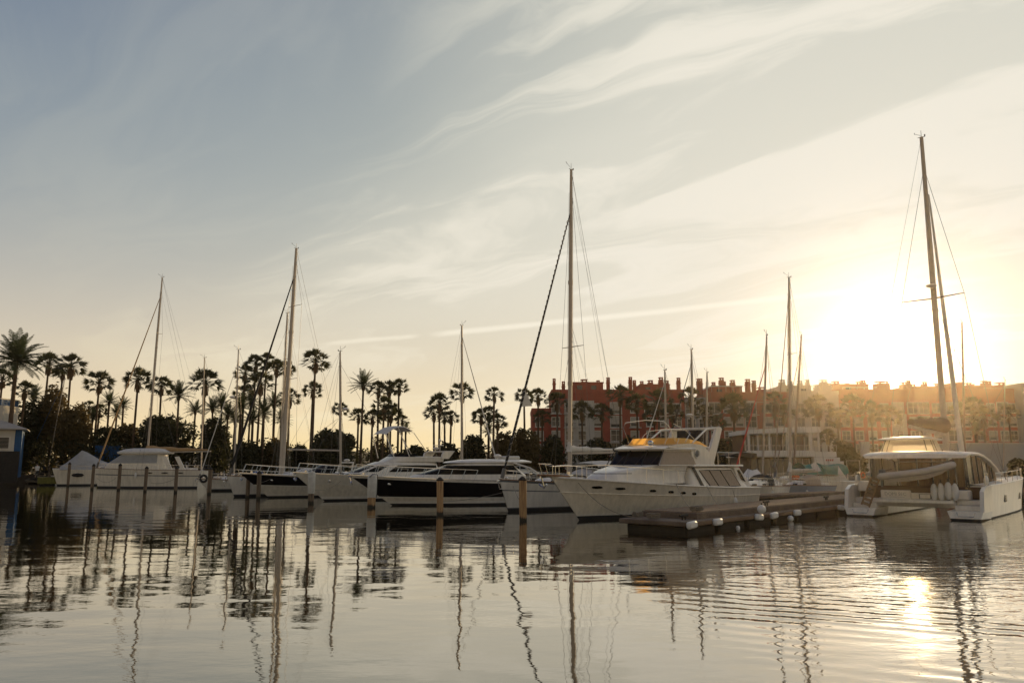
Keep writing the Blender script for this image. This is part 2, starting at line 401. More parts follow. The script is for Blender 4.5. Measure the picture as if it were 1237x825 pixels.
    tr = mth('ADD', trail((385, 416), (512, 404), .0045, .30), trail((520, 404), (1240, 330), .0055, .42, .1))
    # radiance
    def colv(rgb, s): return vm('SCALE', rgb, s=s)
    def const(rgb):
        n = N.new('ShaderNodeCombineXYZ')
        for i in range(3): n.inputs[i].default_value = rgb[i]
        return n.outputs[0]
    def add(*a):
        r = a[0]
        for q in a[1:]: r = vm('ADD', r, q)
        return r
    low = mth('POWER', 2.71828, mth('MULTIPLY', z, -9.5)); low3 = mth('POWER', 2.71828, mth('MULTIPLY', z, -15.0)); low2 = mth('POWER', 2.71828, mth('MULTIPLY', z, -1.8))
    g1 = mth('POWER', c, 3.0); g2 = mth('POWER', c, 26.0); g3 = mth('POWER', c, 900.0); g4 = mth('POWER', c, 130.0)
    low2 = mth('POWER', 2.71828, mth('MULTIPLY', z, -2.6))
    low2 = mth('POWER', 2.71828, mth('MULTIPLY', z, -3.2))
    clear = add(colv(sky.outputs[0], NISH), colv(const((.01, .0, .17)), 1.0),
                colv(const((.50, .90, .98)), low2),
                colv(const((2.5, .95, -.45)), mth('MULTIPLY', low, mth('MULTIPLY_ADD', c2, .8, .2))),
                colv(const((.45, .50, .36)), g1))
    cl = add(colv(const((.80, .90, .86)), 1.0), colv(const((2.0, 2.1, 2.0)), g1), colv(const((1.2, .35, -.8)), low))
    mx = N.new('ShaderNodeMix'); mx.data_type = 'VECTOR'
    L.new(mth('ADD', cover, tr, clamp=True), mx.inputs[0]); L.new(clear, mx.inputs[4]); L.new(cl, mx.inputs[5])
    fin = add(mx.outputs[1], colv(const((.5, .48, .40)), tr))
    sp = N.new('ShaderNodeSeparateXYZ'); L.new(fin, sp.inputs[0]); cm = N.new('ShaderNodeCombineXYZ')
    for i in range(3):   # thin-cloud saturation: brightness of scattered light levels off towards the sun
        L.new(mth('MULTIPLY', mth('SUBTRACT', 1.0, mth('POWER', 2.71828, mth('MULTIPLY', sp.outputs[i], -1.2))), mth('MULTIPLY_ADD', low3, (.17, .04, -.14)[i], (.76, .74, .66)[i])), cm.inputs[i])
    back = mr(c2, .12, .70)    # added warm tint opposite the sun, red raised, to light the camera-facing hulls
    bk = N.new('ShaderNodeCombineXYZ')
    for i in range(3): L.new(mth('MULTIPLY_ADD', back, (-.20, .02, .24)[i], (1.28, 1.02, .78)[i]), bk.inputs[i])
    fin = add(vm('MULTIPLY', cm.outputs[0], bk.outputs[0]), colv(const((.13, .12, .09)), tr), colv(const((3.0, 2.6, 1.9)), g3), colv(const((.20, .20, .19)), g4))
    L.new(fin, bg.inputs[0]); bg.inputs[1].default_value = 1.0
NISH = .02
world()
# ================================================================ water
def water():
    m, nt, b = nt_new('harbour_water'); N, L = nt.nodes, nt.links
    b.inputs['Base Color'].default_value = (.036, .030, .017, 1); b.inputs['Roughness'].default_value = .045; b.inputs['IOR'].default_value = 2.0; b.inputs['Specular Tint'].default_value = (1, .95, .82, 1)
    tc = N.new('ShaderNodeTexCoord')
    def noise(scale, rot, sc, det=3, ro=.5, dist=0.0):
        mp = N.new('ShaderNodeMapping'); mp.inputs['Rotation'].default_value = (0, 0, R(rot)); mp.inputs['Scale'].default_value = (sc[0], sc[1], 1); L.new(tc.outputs['Object'], mp.inputs[0])
        n = N.new('ShaderNodeTexNoise'); n.inputs['Scale'].default_value = scale; n.inputs['Detail'].default_value = det; n.inputs['Roughness'].default_value = ro; n.inputs['Distortion'].default_value = dist
        L.new(mp.outputs[0], n.inputs[0]); return n.outputs[0]
    def mth(op, a, b_=None, clamp=False):
        n = N.new('ShaderNodeMath'); n.operation = op; n.use_clamp = clamp
        for i, v in enumerate((a, b_)):
            if v is None: continue
            if isinstance(v, (int, float)): n.inputs[i].default_value = v
            else: L.new(v, n.inputs[i])
        return n.outputs[0]
    def mr(v, a, c, lo=0, hi=1):
        n = N.new('ShaderNodeMapRange'); n.interpolation_type = 'SMOOTHSTEP'; L.new(v, n.inputs[0])
        n.inputs[1].default_value = a; n.inputs[2].default_value = c; n.inputs[3].default_value = lo; n.inputs[4].default_value = hi; return n.outputs[0]
    sx = N.new('ShaderNodeSeparateXYZ'); L.new(tc.outputs['Object'], sx.inputs[0]); X, Y = sx.outputs[0], sx.outputs[1]
    patch = noise(.09, 20, (1, 1), 2)                      # cat's paws: calmer and rougher areas
    swell = mth('MULTIPLY', noise(.55, 0, (.55, 1), 2, .45), .021)
    mid = mth('MULTIPLY', noise(3.0, 8, (.55, 1), 3, .55), mth('MULTIPLY', mr(patch, .35, .65, .35, 1.0), .0040))
    # wind-rippled area in front of the catamaran and dock
    wr = mth('MULTIPLY', mr(mth('SUBTRACT', X, mth('MULTIPLY', Y, .05)), .5, 9), mr(Y, 9, 18, .45, 1.0))
    rip = mth('MULTIPLY', noise(2.6, -8, (.55, 1), 3, .5), mth('MULTIPLY', wr, .017))
    # boat wake running diagonally on the right
    wv = N.new('ShaderNodeTexWave'); wv.wave_type = 'BANDS'; wv.bands_direction = 'X'; wv.wave_profile = 'SIN'
    mp = N.new('ShaderNodeMapping'); mp.inputs['Rotation'].default_value = (0, 0, R(-64)); L.new(tc.outputs['Object'], mp.inputs[0])
    wv.inputs['Scale'].default_value = .55; wv.inputs['Distortion'].default_value = 5.5; wv.inputs['Detail'].default_value = 2.5; wv.inputs['Detail Scale'].default_value = .45; L.new(mp.outputs[0], wv.inputs[0])
    wk = mth('MULTIPLY', mth('MULTIPLY', mr(X, 2.6, 5.0), mr(Y, 21, 13)), mr(noise(.16, 40, (1, 1), 2), .38, .6))
    wake = mth('MULTIPLY', wv.outputs['Fac'], mth('MULTIPLY', wk, .011))
    h = mth('ADD', mth('ADD', swell, mid), mth('ADD', rip, wake))
    bp = N.new('ShaderNodeBump'); bp.inputs['Strength'].default_value = 1; bp.inputs['Distance'].default_value = 1.0
    L.new(h, bp.inputs['Height']); L.new(bp.outputs[0], b.inputs['Normal'])
    b.inputs['Coat Weight'].default_value = .75; b.inputs['Coat IOR'].default_value = 1.6; L.new(bp.outputs[0], b.inputs['Coat Normal']); b.inputs['Coat Tint'].default_value = (1, .97, .89, 1)
    rr = mth('ADD', mth('MULTIPLY', wr, .02), .022); L.new(rr, b.inputs['Roughness']); L.new(rr, b.inputs['Coat Roughness'])
    M['water'] = m
    mb = MB(); mb.add([V(-1500, -60, 0), V(1500, -60, 0), V(1500, 300, 0), V(-1500, 300, 0)], [(0, 1, 2, 3)], 'water')
    tag(mb.build('water'), kind='structure')
water()
# ================================================================ land
def ground_mat():
    m, nt, b = nt_new('quay_ground'); N, L = nt.nodes, nt.links
    n = N.new('ShaderNodeTexNoise'); n.inputs['Scale'].default_value = .4; n.inputs['Detail'].default_value = 6
    tc = N.new('ShaderNodeTexCoord'); L.new(tc.outputs['Object'], n.inputs[0])
    r = N.new('ShaderNodeValToRGB'); r.color_ramp.elements[0].color = (.05, .04, .025, 1); r.color_ramp.elements[1].color = (.15, .12, .08, 1); r.color_ramp.elements[0].position = .35; r.color_ramp.elements[1].position = .65
    L.new(n.outputs[0], r.inputs[0]); L.new(r.outputs[0], b.inputs['Base Color']); b.inputs['Roughness'].default_value = .95
    M['ground'] = m
ground_mat()
LZ = 1.0
shore = [(-1500, 119), (-60, 119), (-57, 106), (-46, 106), (-43, 119), (24, 119), (27, 97), (1500, 97)]
mb = MB(); n = len(shore)
vs = [V(x, y, LZ) for x, y in shore]+[V(1500, 1450, LZ), V(-1500, 1450, LZ)]
mb.add(vs, [tuple(range(n+2))], 'ground'); tag(mb.build('ground', recalc=True), kind='structure')
mb = MB()
for i in range(n-1):
    a, b_ = shore[i], shore[i+1]; d = (V(*b_, 0)-V(*a, 0)).normalized(); q = V(-d.y, d.x, 0)*.5
    A, B = V(*a, 0), V(*b_, 0)
    mb.add([A+V(0, 0, -2), B+V(0, 0, -2), B+V(0, 0, LZ+.15), A+V(0, 0, LZ+.15), A+q+V(0, 0, -2), B+q+V(0, 0, -2), B+q+V(0, 0, LZ+.15), A+q+V(0, 0, LZ+.15)],
           [(0, 1, 2, 3), (3, 2, 6, 7), (7, 6, 5, 4), (0, 3, 7, 4), (1, 5, 6, 2)], 'quay')
tag(mb.build('quay_edge'), kind='structure')
def hills():
    rnd = random.Random(4); mb = MB(); m = mat('far_hill', (.11, .10, .07), .95, var=.3, scale=.01); rows = []
    for j in range(7):
        y = 950+j*70; row = []
        for i in range(121):
            x = -1500+i*25; hgt = 19+3.5*math.sin(i*.13+1)+2.2*math.sin(i*.31)+1.0*math.sin(i*.9)+rnd.uniform(-.4, .4)
            row.append(V(x, y, LZ-1+max(0, hgt*math.sin(math.pi*min(1, j/6+.02))*.9)))
        rows.append(row)
    mb.loft(rows, m, closed=False); tag(mb.build('hills', smooth=80), kind='structure')
hills()
def haze():
    m = bpy.data.materials.new('haze_air'); m.use_nodes = True; nt = m.node_tree; nt.nodes.clear()
    o = nt.nodes.new('ShaderNodeOutputMaterial'); v = nt.nodes.new('ShaderNodeVolumePrincipled')
    v.inputs['Color'].default_value = (1, .88, .68, 1); v.inputs['Density'].default_value = HAZE; v.inputs['Anisotropy'].default_value = .94
    nt.links.new(v.outputs[0], o.inputs['Volume'])
    mb = MB(); mb.box(-1510, 1510, -62, 1460, -3, 33, m); ob = mb.build('haze'); tag(ob, kind='stuff')
HAZE = .00013
haze()
# ================================================================ sailing boats
def masthead(parent, top, tilt, m='wire'):
    mb = MB(); mb.tube([top, top+V(0, 0, .45)], .014, m, 4); mb.tube([top+V(0, 0, .1), top+tilt*.4+V(0, 0, .3)], .012, m, 4); mb.tube([top+tilt*.4+V(0, 0, .3), top+tilt*.4+V(.12, 0, .42)], .02, m, 4)
    mb.tube([top-tilt*.22, top+tilt*.22], .02, m, 4); mb.ell(top-tilt*.2+V(0, 0, .08), .05, .05, .07, m, 6, 4)
    return mb.build('wind_vane', parent)
def spiral(mb, a, b, r, turns, m):
    ax = (b-a); t = ax.normalized(); s = t.cross(V(0, 1, 0)).normalized(); q = t.cross(s)
    pts = [a+ax*(i/(turns*8)) + (s*math.cos(i*math.pi/4)+q*math.sin(i*math.pi/4))*r for i in range(turns*8+1)]
    mb.tube(pts, .022, m, 4)
def sailboat(bow, aft, L, top, base, label, cat='sailing boat', B=None, fb=1.25, fs=.95, rm=.085, hullm='gel', boot='stripe', extra=None, spreaders=(.55,),
             sp_w=.75, furl=None, furl_frac=.9, boom=None, boomlen=4.2, cover=None, canopy=None, hood='dcanvas', backstay=True, rails=True, radar=None, group='sailing boats moored in the marina',
             furl_end=None, base_D=None, mastm='alu', stern_first=False, deckm='deck', name='sailing_boat', rake=1.3, tri=True, flare=.3, cabinm='gel', stayr=.011, draft=.4, lift=0):
    aft = V(aft[0], aft[1], 0).normalized(); B = B or L*.31
    bw = W(*bow); o = bw + aft*((L-rake)/2+rake*0.0) - aft*0
    o = bw + aft*(L/2-rake)
    fr = Frame(o, -aft)
    root = empty(name, fr.o, fr.rz, label, cat, group)
    H = Hull(L, B, fb, fs, rake=rake, transom=.72, flare=flare, full=2.0, wl=.86, draft=draft, trake=.35)
    H.build(root, bands(hullm, boot, extra), deckmat=deckm)
    H.toerail(root, 'teak' if hullm != 'navy' else 'gel')
    if rails: H.rail(root, 0, .93, h=.6, k=8, r=.013, rows=(1, .5))
    # mast
    mp = at(base[0], base[1], base_D) if base_D else None
    if mp is None:
        x, z = fr.py_(base[0], base[1], 0); x = max(-L*.15, min(L*.28, x)); mb_ = V(x, 0, H.sheer(x/L+.5)+.35)
    else:
        mb_ = fr.loc(mp)
    wb = fr.wor(mb_); tw = at(top[0], top[1], wb.y); tl = fr.loc(tw)
    mb_ = V(mb_.x, mb_.y, H.sheer(min(1, max(0, mb_.x/L+.5)))-.02)
    # keep the leaning line through the seen base
    dirv = tl-mb_; Hm = dirv.length; u = dirv.normalized()
    mb = MB(); mb.tube([mb_, mb_+dirv*.5, mb_+dirv*.8, tl], [rm, rm, rm*.9, rm*.62], mastm, 8)
    for k in (.3, .62): mb.tube([mb_+dirv*k, mb_+dirv*(k+.012)], rm*1.15, mastm, 8)
    mast = mb.build('mast', root, smooth=40)
    masthead(mast, tl, V(1, 0, 0))
    bowp = V(L/2-.25, 0, H.sheer(1)+.12); sternp = V(-L/2+.15, 0, H.sheer(0)+.1)
    tips = []
    for k in spreaders:
        c = mb_+dirv*k; mb = MB()
        for s in (1, -1):
            e = c+V(-.25, s*sp_w, .06); tips.append((k, s, e)); mb.tube([c, e], [.035, .022], mastm, 5)
        mb.build('spreader', mast)
    xm = mb_.x
    mb = MB(); mb.tube([mb_+V(-rm*1.8, .05, .9), tl+V(-rm*1.1, .03, -.15)], .010, 'wire', 4, caps=False); mb.build('halyard', root)
    mb = MB(); mb.tube([mb_+V(rm*1.9, -.06, .6), mb_+dirv*.92+V(rm*1.2, -.04, 0)], .010, 'wire', 4, caps=False); mb.build('halyard', root)
    for s in (1, -1):
        ch = V(xm-.35, s*(H.plan(xm/L+.5)-.1), H.sheer(xm/L+.5)); mb = MB(); pts = [ch]+[e for k, q, e in tips if q == s]+[mb_+dirv*.96]
        mb.tube(pts, stayr, 'wire', 4, caps=False)
        if tips: mb.tube([V(xm+.3, ch.y, ch.z), mb_+dirv*min(spreaders)], stayr, 'wire', 4, caps=False)
        mb.build('shroud', root)
    if backstay:
        mb = MB(); mb.tube([sternp, tl], stayr, 'wire', 4, caps=False); mb.tube([mb_+dirv*.93+V(0, 0, 0), sternp+V(.3, .4, 0)], stayr*.6, 'wire', 4, caps=False); mb.build('backstay', root)
    fe = mb_+dirv*furl_frac; fs_ = bowp if furl_end is None else furl_end(fr, H)
    if furl:
        mb = MB(); d = fe-fs_
        mb.tube([fs_, fs_+d*.03], .12, 'wire', 8); mb.tube([fs_+d*.03, fs_+d*.06, fs_+d*.45, fs_+d*.97, fe], [.04, furl[1], furl[1]*.85, furl[1]*.4, .02], furl[0], 7)
        if len(furl) > 2: spiral(mb, fs_+d*.04, fs_+d*.96, furl[1]*.8, 46, furl[2])
        mb.build('furled_sail', root, smooth=50)
    else:
        mb = MB(); mb.tube([fs_, fe], stayr, 'wire', 4, caps=False); mb.build('forestay', root)
    # coachroof
    cx0, cx1 = -L*.10, L*.27; zz = H.sheer(.6)-.05; w = B*.30
    r = [ring(zz, cx0, cx1, w, w*.45, .6), ring(zz+.30, cx0+.05, cx1-.45, w*.93, w*.38, .6), ring(zz+.40, cx0+.1, cx1-.8, w*.8, w*.3, .6)]
    cb = cabin(root, r, cabinm); windows(cb, r[0], r[1], [(5, 7), (8, 10), (11, 13)], .35, .8)
    windows(cb, r[0], r[1], [(18, 20), (21, 23), (24, 26)], .35, .8)
    ck = MB(); z2 = H.sheer(.25)
    for s in (1, -1): ck.rbox(-L*.40, -L*.11, s*w*.75-.1, s*w*.75+.1, z2-.1, z2+.25, .05, cabinm)
    ck.build('cockpit_coaming', root)
    ck = MB(); ck.tube([V(-L*.33, .45*math.cos(a/8*math.pi), z2+.55+.45*math.sin(a/8*math.pi)) for a in range(17)], .016, 'chrome', 5); ck.tube([V(-L*.33, 0, z2-.1), V(-L*.33, 0, z2+.55)], .07, cabinm, 6); ck.build('steering_wheel', root)
    if hood:
        mb = MB(); rr = []
        for i in range(5):
            t = i/4; x = cx0+.5-1.35*t; hgt = zz+.35+.62*math.sin(math.pi*min(1, .12+t*.55)); rr.append([V(x, w*1.02*math.cos(math.pi*j/10), lerp(zz+.05, hgt, math.sin(math.pi*j/10)**.5)) for j in range(11)])
        mb.loft(rr, hood, closed=False); mb.build('sprayhood', root, smooth=60)
    if boom:
        bz = mb_+u*(1.05+lift); be = bz+V(-boomlen, 0, .12); mb = MB(); mb.tube([bz, be], .075, mastm, 8); mb.tube([be, tl], .008, 'wire', 4, caps=False); mb.tube([be, V(be.x+.3, 0, z2+.2)], .02, 'rope', 4)
        bo = mb.build('boom', root)
        for s in (1, -1):
            mb = MB(); q = mb_+dirv*.5; mb.tube([q, bz.lerp(be, .45)+V(0, s*.16, 0)], .007, 'wire', 4, caps=False); mb.tube([q, bz.lerp(be, .85)+V(0, s*.14, 0)], .007, 'wire', 4, caps=False); mb.build('lazy_jack', root)
        if cover:
            mb = MB(); n = 10; rr = []
            for i in range(n+1):
                t = i/n; x = bz.x+.12-(boomlen-.15)*t; kk = boomlen/4.4; hh = lerp(.36*kk, .13, t)*(1+.12*math.sin(i*2.1)); ww = lerp(.17*kk, .09, t)
                rr.append([V(x, ww*math.cos(a*math.pi/5), bz.z+.12*t+.10+hh*.5+hh*.62*math.sin(a*math.pi/5)) for a in range(10)])
            mb.loft(rr, cover, caps=True)
            mb.tube([bz+V(.10, 0, .1), bz+u*.5+V(0.02, 0, 0), bz+u*1.1], [.20, .15, .10], cover, 8)
            mb.build('sail_cover', bo, smooth=60)
    if canopy:
        mb = MB(); x0, x1, zc, cw = canopy[1:5]; rr = []
        for i in range(7):
            t = i/6; x = lerp(x1, x0, t); zr = zc-.16*(2*t-1)**2
            rr.append([V(x, cw*math.cos(math.pi*j/10), zr-.22+.22*math.sin(math.pi*j/10)) for j in range(11)])
        mb.loft(rr, canopy[0], closed=False); mb.loft([[p-V(0, 0, .05) for p in q] for q in rr], canopy[0], closed=False)
        ca = mb.build('bimini', root, smooth=60); mb = MB()
        for x in (x0+.3, x1-.3):
            for s in (1, -1): mb.tube([V(x+(.4 if x < (x0+x1)/2 else -.4), s*cw*.95, z2), V(x, s*cw*.97, zc-.3)], .02, 'chrome', 5)
        mb.build('canopy_frame', root)
    if radar:
        p = mb_+dirv*radar; mb = MB(); mb.tube([p+V(.1, 0, -.1), p+V(.45, 0, 0)], .04, 'gel', 5); mb.ell(p+V(.5, 0, .1), .3, .3, .13, 'gel', 12, 6); mb.build('radar_dome', mast, smooth=50)
    if label.startswith('tall-masted'):
        mb = MB(); p = fs_+(fe-fs_)*.30; mb.add([p, p+V(-.55, .1, -1.0), p+(fe-fs_)*-.06+V(-.05, 0, 0)], [(0, 1, 2)], 'white'); mb.build('pennant', root)
    # mooring fenders & outboard kit
    mb = MB()
    f = H.edge(.55, 1, -.12); mb.ell(f-V(0, 0, .65), .13, .13, .34, 'fender', 10, 8); mb.tube([f-V(0, 0, .3), f+V(0, -.15, .3)], .012, 'rope', 4); mb.build('fender', root, smooth=50)
    mb = MB(); mb.ell(V(L/2-.6, 0, H.sheer(.95)+.12), .12, .12, .1, 'chrome', 8, 5); mb.tube([V(L/2-.5, 0, H.sheer(1)+.02), V(L/2+.15, 0, H.sheer(1)-.05)], .05, 'chrome', 6); mb.tube([V(L/2+.1, 0, H.sheer(1)-.1), V(L/2-.05, 0, H.sheer(1)-.55), V(L/2-.02, .22, H.sheer(1)-.5)], .03, 'chrome', 5); mb.build('anchor', root)
    return root, fr, H
MA = (1, -.03)
r1 = sailboat((118, 589), MA, 13.3, (196, 335), (177, 560), 'white cruising yacht side-on with tan cover along its boom and a white awning', B=3.9, fb=2.25, fs=2.0, hullm='gel2', rm=.12, spreaders=(.38, .7), furl=('tan', .10), furl_frac=.9,
         boom=True, boomlen=7.6, cover='tan', hood=None, canopy=None, flare=.15, rake=.55, lift=1.0, extra=[(.62, 'gel2'), (.68, 'stripe'), (1, 'gel2')])
sailboat((30, 582.5), (.9, -.3), 8.5, (78, 458), (72, 555), 'low dark-hulled sloop with bare mast and a blue forestay near the blue house', hullm='navy', furl=('blueh', .05), furl_frac=1, fb=1.0, fs=.8, rm=.075, hood='dcanvas', spreaders=(.5,))
sailboat((208, 587), (.85, .2), 9, (247, 432), (243, 570), 'sloop behind the tan-covered yacht, its mast before a bushy palm', rm=.085, spreaders=(.55,), fb=1.1, fs=.9)
sailboat((252, 593), (.7, .62), 10, (288, 422), (283, 570), 'white sloop bow-on with a pale radar pod high on its slim mast', rm=.09, spreaders=(.5,), radar=.62, furl=('white', .05), hood='blue')
sailboat((286, 596), (.67, .74), 10.5, (347, 378), (338, 570), 'sloop hidden behind the thick-masted yacht, mast top with small antennas', rm=.10, spreaders=(.4, .72), fb=1.2, fs=1.0, hood='grey')
sailboat((283, 600), (.67, .74), 12.5, (358, 300), (341, 570), 'white yacht with the thickest mast and a dark furled headsail', rm=.185, spreaders=(.42, .74), sp_w=1.1, furl=('dcanvas', .12), furl_frac=.88, fb=1.75, fs=1.3, flare=.1, rake=.8, hood='white', stayr=.014)
sailboat((478, 600), (-.95, .25), 10, (411, 424), (408, 570), 'black-hulled sloop with dark deck covers and a bare horizontal boom', hullm='black', rm=.10, spreaders=(.55,), boom=True, boomlen=5.2, lift=1.9, hood='dcanvas', radar=.55, cabinm='dcanvas', deckm='dcanvas')
sailboat((595, 597), (-.8, .6), 9, (558, 393), (558, 570), 'sloop with pale furled headsail leaning right, behind the two sleek motor yachts', rm=.12, spreaders=(), furl=('white', .07), furl_frac=.93, hood='grey')
sailboat((614, 617.5), (.72, .69), 12.3, (690, 205), (688, 575), 'tall-masted white yacht with a striped spiral-wrapped headsail beside the big motor yacht', B=3.7, rm=.14, spreaders=(.42,), sp_w=.95, furl=('dcanvas', .085, 'white'), furl_frac=.865, fb=1.85, fs=1.35, flare=.12,
         rake=.75, boom=True, boomlen=4.6, cover='white', hood='white', canopy=('white', -5.2, -1.4, 3.0, 1.3), lift=.9, extra=[(.60, 'gel'), (.64, 'stripe'), (.93, 'gel'), (1, 'stripe')], stayr=.013)
sailboat((775, 606), (.7, .7), 9.5, (803, 447), (805, 570), 'sloop behind the big motor yacht, shortest mast beside the amber windscreen', rm=.085, spreaders=(.6,), furl=('white', .05))
sailboat((805, 603), (.72, .69), 10, (835, 422), (838, 570), 'sloop behind the big motor yacht with mast rising between two fan palms', rm=.095, spreaders=(.5,), furl=('dcanvas', .06), radar=.5)
sailboat((822, 596), (.72, .69), 9, (854, 450), (853, 570), 'distant sloop whose mast ends level with the chimneys behind the radar arch', rm=.10, spreaders=(.6,))
sailboat((892, 606), (.62, .78), 9.5, (926, 405), (925, 575), 'white sloop with a dull red furled headsail before the terracotta flats', rm=.085, spreaders=(.55,), furl=('red', .075), furl_frac=.8, hood='dcanvas')
sailboat((940, 592), (.6, .8), 10, (968, 405), (968, 570), 'sloop with slim mast just right of the clubhouse mast with the tall rig', rm=.12, spreaders=(.5,), furl=('alud', .06), mastm='alud')
# stern-on grey-blue yacht
def grey_yacht():
    st = W(969, 603.5); h = V(-.05, 1, 0).normalized()
    # broadside-ish rounded hull seen from the quarter
    return sailboat((938, 601), (1, .22), 5.6, (953, 335), (955, 590), 'grey-blue hulled yacht with the tallest mast before the clubhouse', B=2.6, fb=1.05, fs=.95, hullm='greyhull', rm=.12, spreaders=(.62,), furl=('alud', .05), furl_frac=.93, furl_end=lambda fr, H: fr.loc(at(935, 565, 63)),
                    mastm='alu', flare=.1, rake=.5, hood='beige', boom=True, boomlen=2.6, cover='white', radar=None)
grey_yacht()
sailboat((1148, 585), (.7, .7), 9, (1162, 390), (1165, 560), 'far sloop whose mast shows between the catamaran mast and its headsail', rm=.12, spreaders=(), mastm='alud', base_D=95)
sailboat((1196, 586), (.7, .7), 9, (1214, 460), (1210, 560), 'far sloop with a short mast before the garden wall', rm=.07, spreaders=(), mastm='alu', base_D=92)
# ================================================================ motor boats
def fairlead(mb, p): mb.ell(p, .16, .03, .09, 'chrome', 10, 4)
def windlass(root, x, z):
    mb = MB(); mb.tube([V(x, 0, z), V(x, 0, z+.22)], .09, 'chrome', 8); mb.rbox(x-.2, x+.2, -.18, .18, z, z+.08, .03, 'chrome'); mb.build('windlass', root)
def anchor(root, x, z):
    mb = MB(); mb.tube([V(x-.6, 0, z), V(x+.12, 0, z-.05)], .06, 'chrome', 6); mb.tube([V(x+.05, 0, z-.05), V(x-.1, 0, z-.5)], .04, 'chrome', 5)
    mb.tube([V(x-.05, -.25, z-.38), V(x-.12, 0, z-.55), V(x-.05, .25, z-.38)], .05, 'chrome', 5); mb.build('anchor', root)
def sport_yacht(bow, aft, L, B, label, fb, fs, band, rings, spans, roof=None, group='motor yachts moored side by side', rake=2.6, rail=True, arch=None, name='motor_yacht', hullwin=True, fm=None):
    aft = V(aft[0], aft[1], 0).normalized(); bw = W(*bow); fr = Frame(bw+aft*(L/2-rake), -aft)
    root = empty(name, fr.o, fr.rz, label, 'motor yacht', group)
    H = Hull(L, B, fb, fs, rake=rake, transom=.9, flare=.42, full=2.3, wl=.88, fm=fm, trake=-.3)
    H.build(root, band)
    H.toerail(root, 'chrome')
    if rail: H.rail(root, .42, .985, h=.72, k=9, r=.018, rows=(1,), slant=-.28)
    windlass(root, L/2-1.0, H.sheer(.93)); anchor(root, L/2-.1, H.sheer(1)-.05)
    mb = MB(); fairlead(mb, H.pt(.86, ('r', .72), 1)+V(0, .02, 0)); mb.build('hawse_pipe', root)
    mb = MB(); z = H.sheer(0)
    mb.rbox(-L/2-.9, -L/2+.3, -B*.42, B*.42, .25, .42, .05, 'teak'); mb.build('swim_platform', root)
    return root, fr, H
# three sleek yachts (bow towards the photographer's left)
# 1: dark-topped hull, furthest
b1 = [(('a', -.06), ('a', .14), 'antif'), (('a', .14), ('r', .05), 'gel2'), (('r', .05), ('r', .42), 'gel2'), (('r', .42), ('r', .47), 'gel'), (('r', .47), ('r', .96), 'black'), (('r', .96), ('r', 1), 'gel')]
ra, fa, Ha = sport_yacht((325, 601), (.76, .65), 13.5, 4.1, 'white motor yacht with a black band along its flared bow, beside the thick-masted yacht', 2.05, 1.4, b1, None, None)
R0 = [ring(1.55, -4.6, 3.6, 1.6, .5, .6), ring(1.95, -4.6, 2.9, 1.5, .45, .6), ring(2.05, -4.5, 2.2, 1.35, .4, .6)]
cabin(ra, R0, 'gel', 'coachroof')
mb = MB(); rr = []
for i in range(6):
    t = i/5; rr.append([V(1.0-1.6*t-.6*abs(math.cos(math.pi*j/12))**2, lerp(.9, 1.3, t)*math.cos(math.pi*j/12), 2.0+.75*t*math.sin(math.pi*j/12)**.4) for j in range(13)])
mb.loft(rr, 'glass', closed=False); mb.build('windscreen', ra, smooth=60)
mb = MB(); mb.tube([V(-2.6, 1.35, 1.6), V(-3.0, 1.2, 2.9), V(-3.0, -1.2, 2.9), V(-2.6, -1.35, 1.6)], .07, 'gel', 6); mb.ell(V(-3, 0, 3.1), .28, .28, .12, 'gel'); mb.build('radar_arch', ra, smooth=50)
# 2: white hull with flybridge
b2 = [(('a', -.06), ('a', .14), 'antif'), (('a', .14), ('r', .05), 'gel'), (('r', .05), ('r', .55), 'gel2'), (('r', .55), ('r', .60), 'gel'), (('r', .60), ('r', 1), 'gel')]
rb, fbm, Hb = sport_yacht((392, 605), (.78, .63), 14.5, 4.3, 'white flybridge motor yacht with a curved white bimini hoop over its top deck', 2.15, 1.5, b2, None, None)
rr = [ring(1.6, -5.4, 3.9, 1.75, .55, .6), ring(2.05, -5.3, 2.9, 1.68, .75, .55), ring(2.75, -5.0, .9, 1.50, 1.0, .5), ring(2.95, -4.9, .2, 1.35, .9, .5)]
cb = cabin(rb, rr, 'gel'); windows(cb, rr[1], rr[2], [(4, 6), (7, 9), (9, 12)], .15, .9); windows(cb, rr[1], rr[2], [(-4, -1), (-1, 0), (0, 3)], .12, .92); windows(cb, rr[1], rr[2], [(19, 22), (22, 25), (25, 27)], .15, .9)
fl = [ring(2.95, -5.6, -.1, 1.55, 1.0, .5), ring(3.35, -5.7, -.9, 1.62, 1.15, .5), ring(3.38, -5.6, -1.0, 1.5, 1.05, .5), ring(3.05, -5.4, -1.2, 1.4, 1.0, .5)]
mb = MB(); mb.loft(fl, 'gel'); mb.loft([fl[3], [p.lerp(V(-3.3, 0, 3.05), .98) for p in fl[3]]], 'teak'); mb.build('flybridge', rb, smooth=40)
mb = MB(); mb.loft([outset(fl[1], -.03)[25:32]+outset(fl[1], -.03)[0:8], [p+V(-.18, 0, .22) for p in (outset(fl[1], -.10)[25:32]+outset(fl[1], -.10)[0:8])]], 'glass', closed=False); mb.build('wind_deflector', rb, smooth=50)
mb = MB(); rr_ = []
for i in range(9):
    a = i/8; x = lerp(.1, -2.5, a); zz = 4.6+1.25*math.sin(math.pi*(.15+.62*a)); rr_.append([V(x, 1.05*math.cos(math.pi*j/8), zz-.12+.12*math.sin(math.pi*j/8)**.6) for j in range(9)])
mb.loft(rr_, 'white', closed=False); mb.build('bimini', rb, smooth=60)
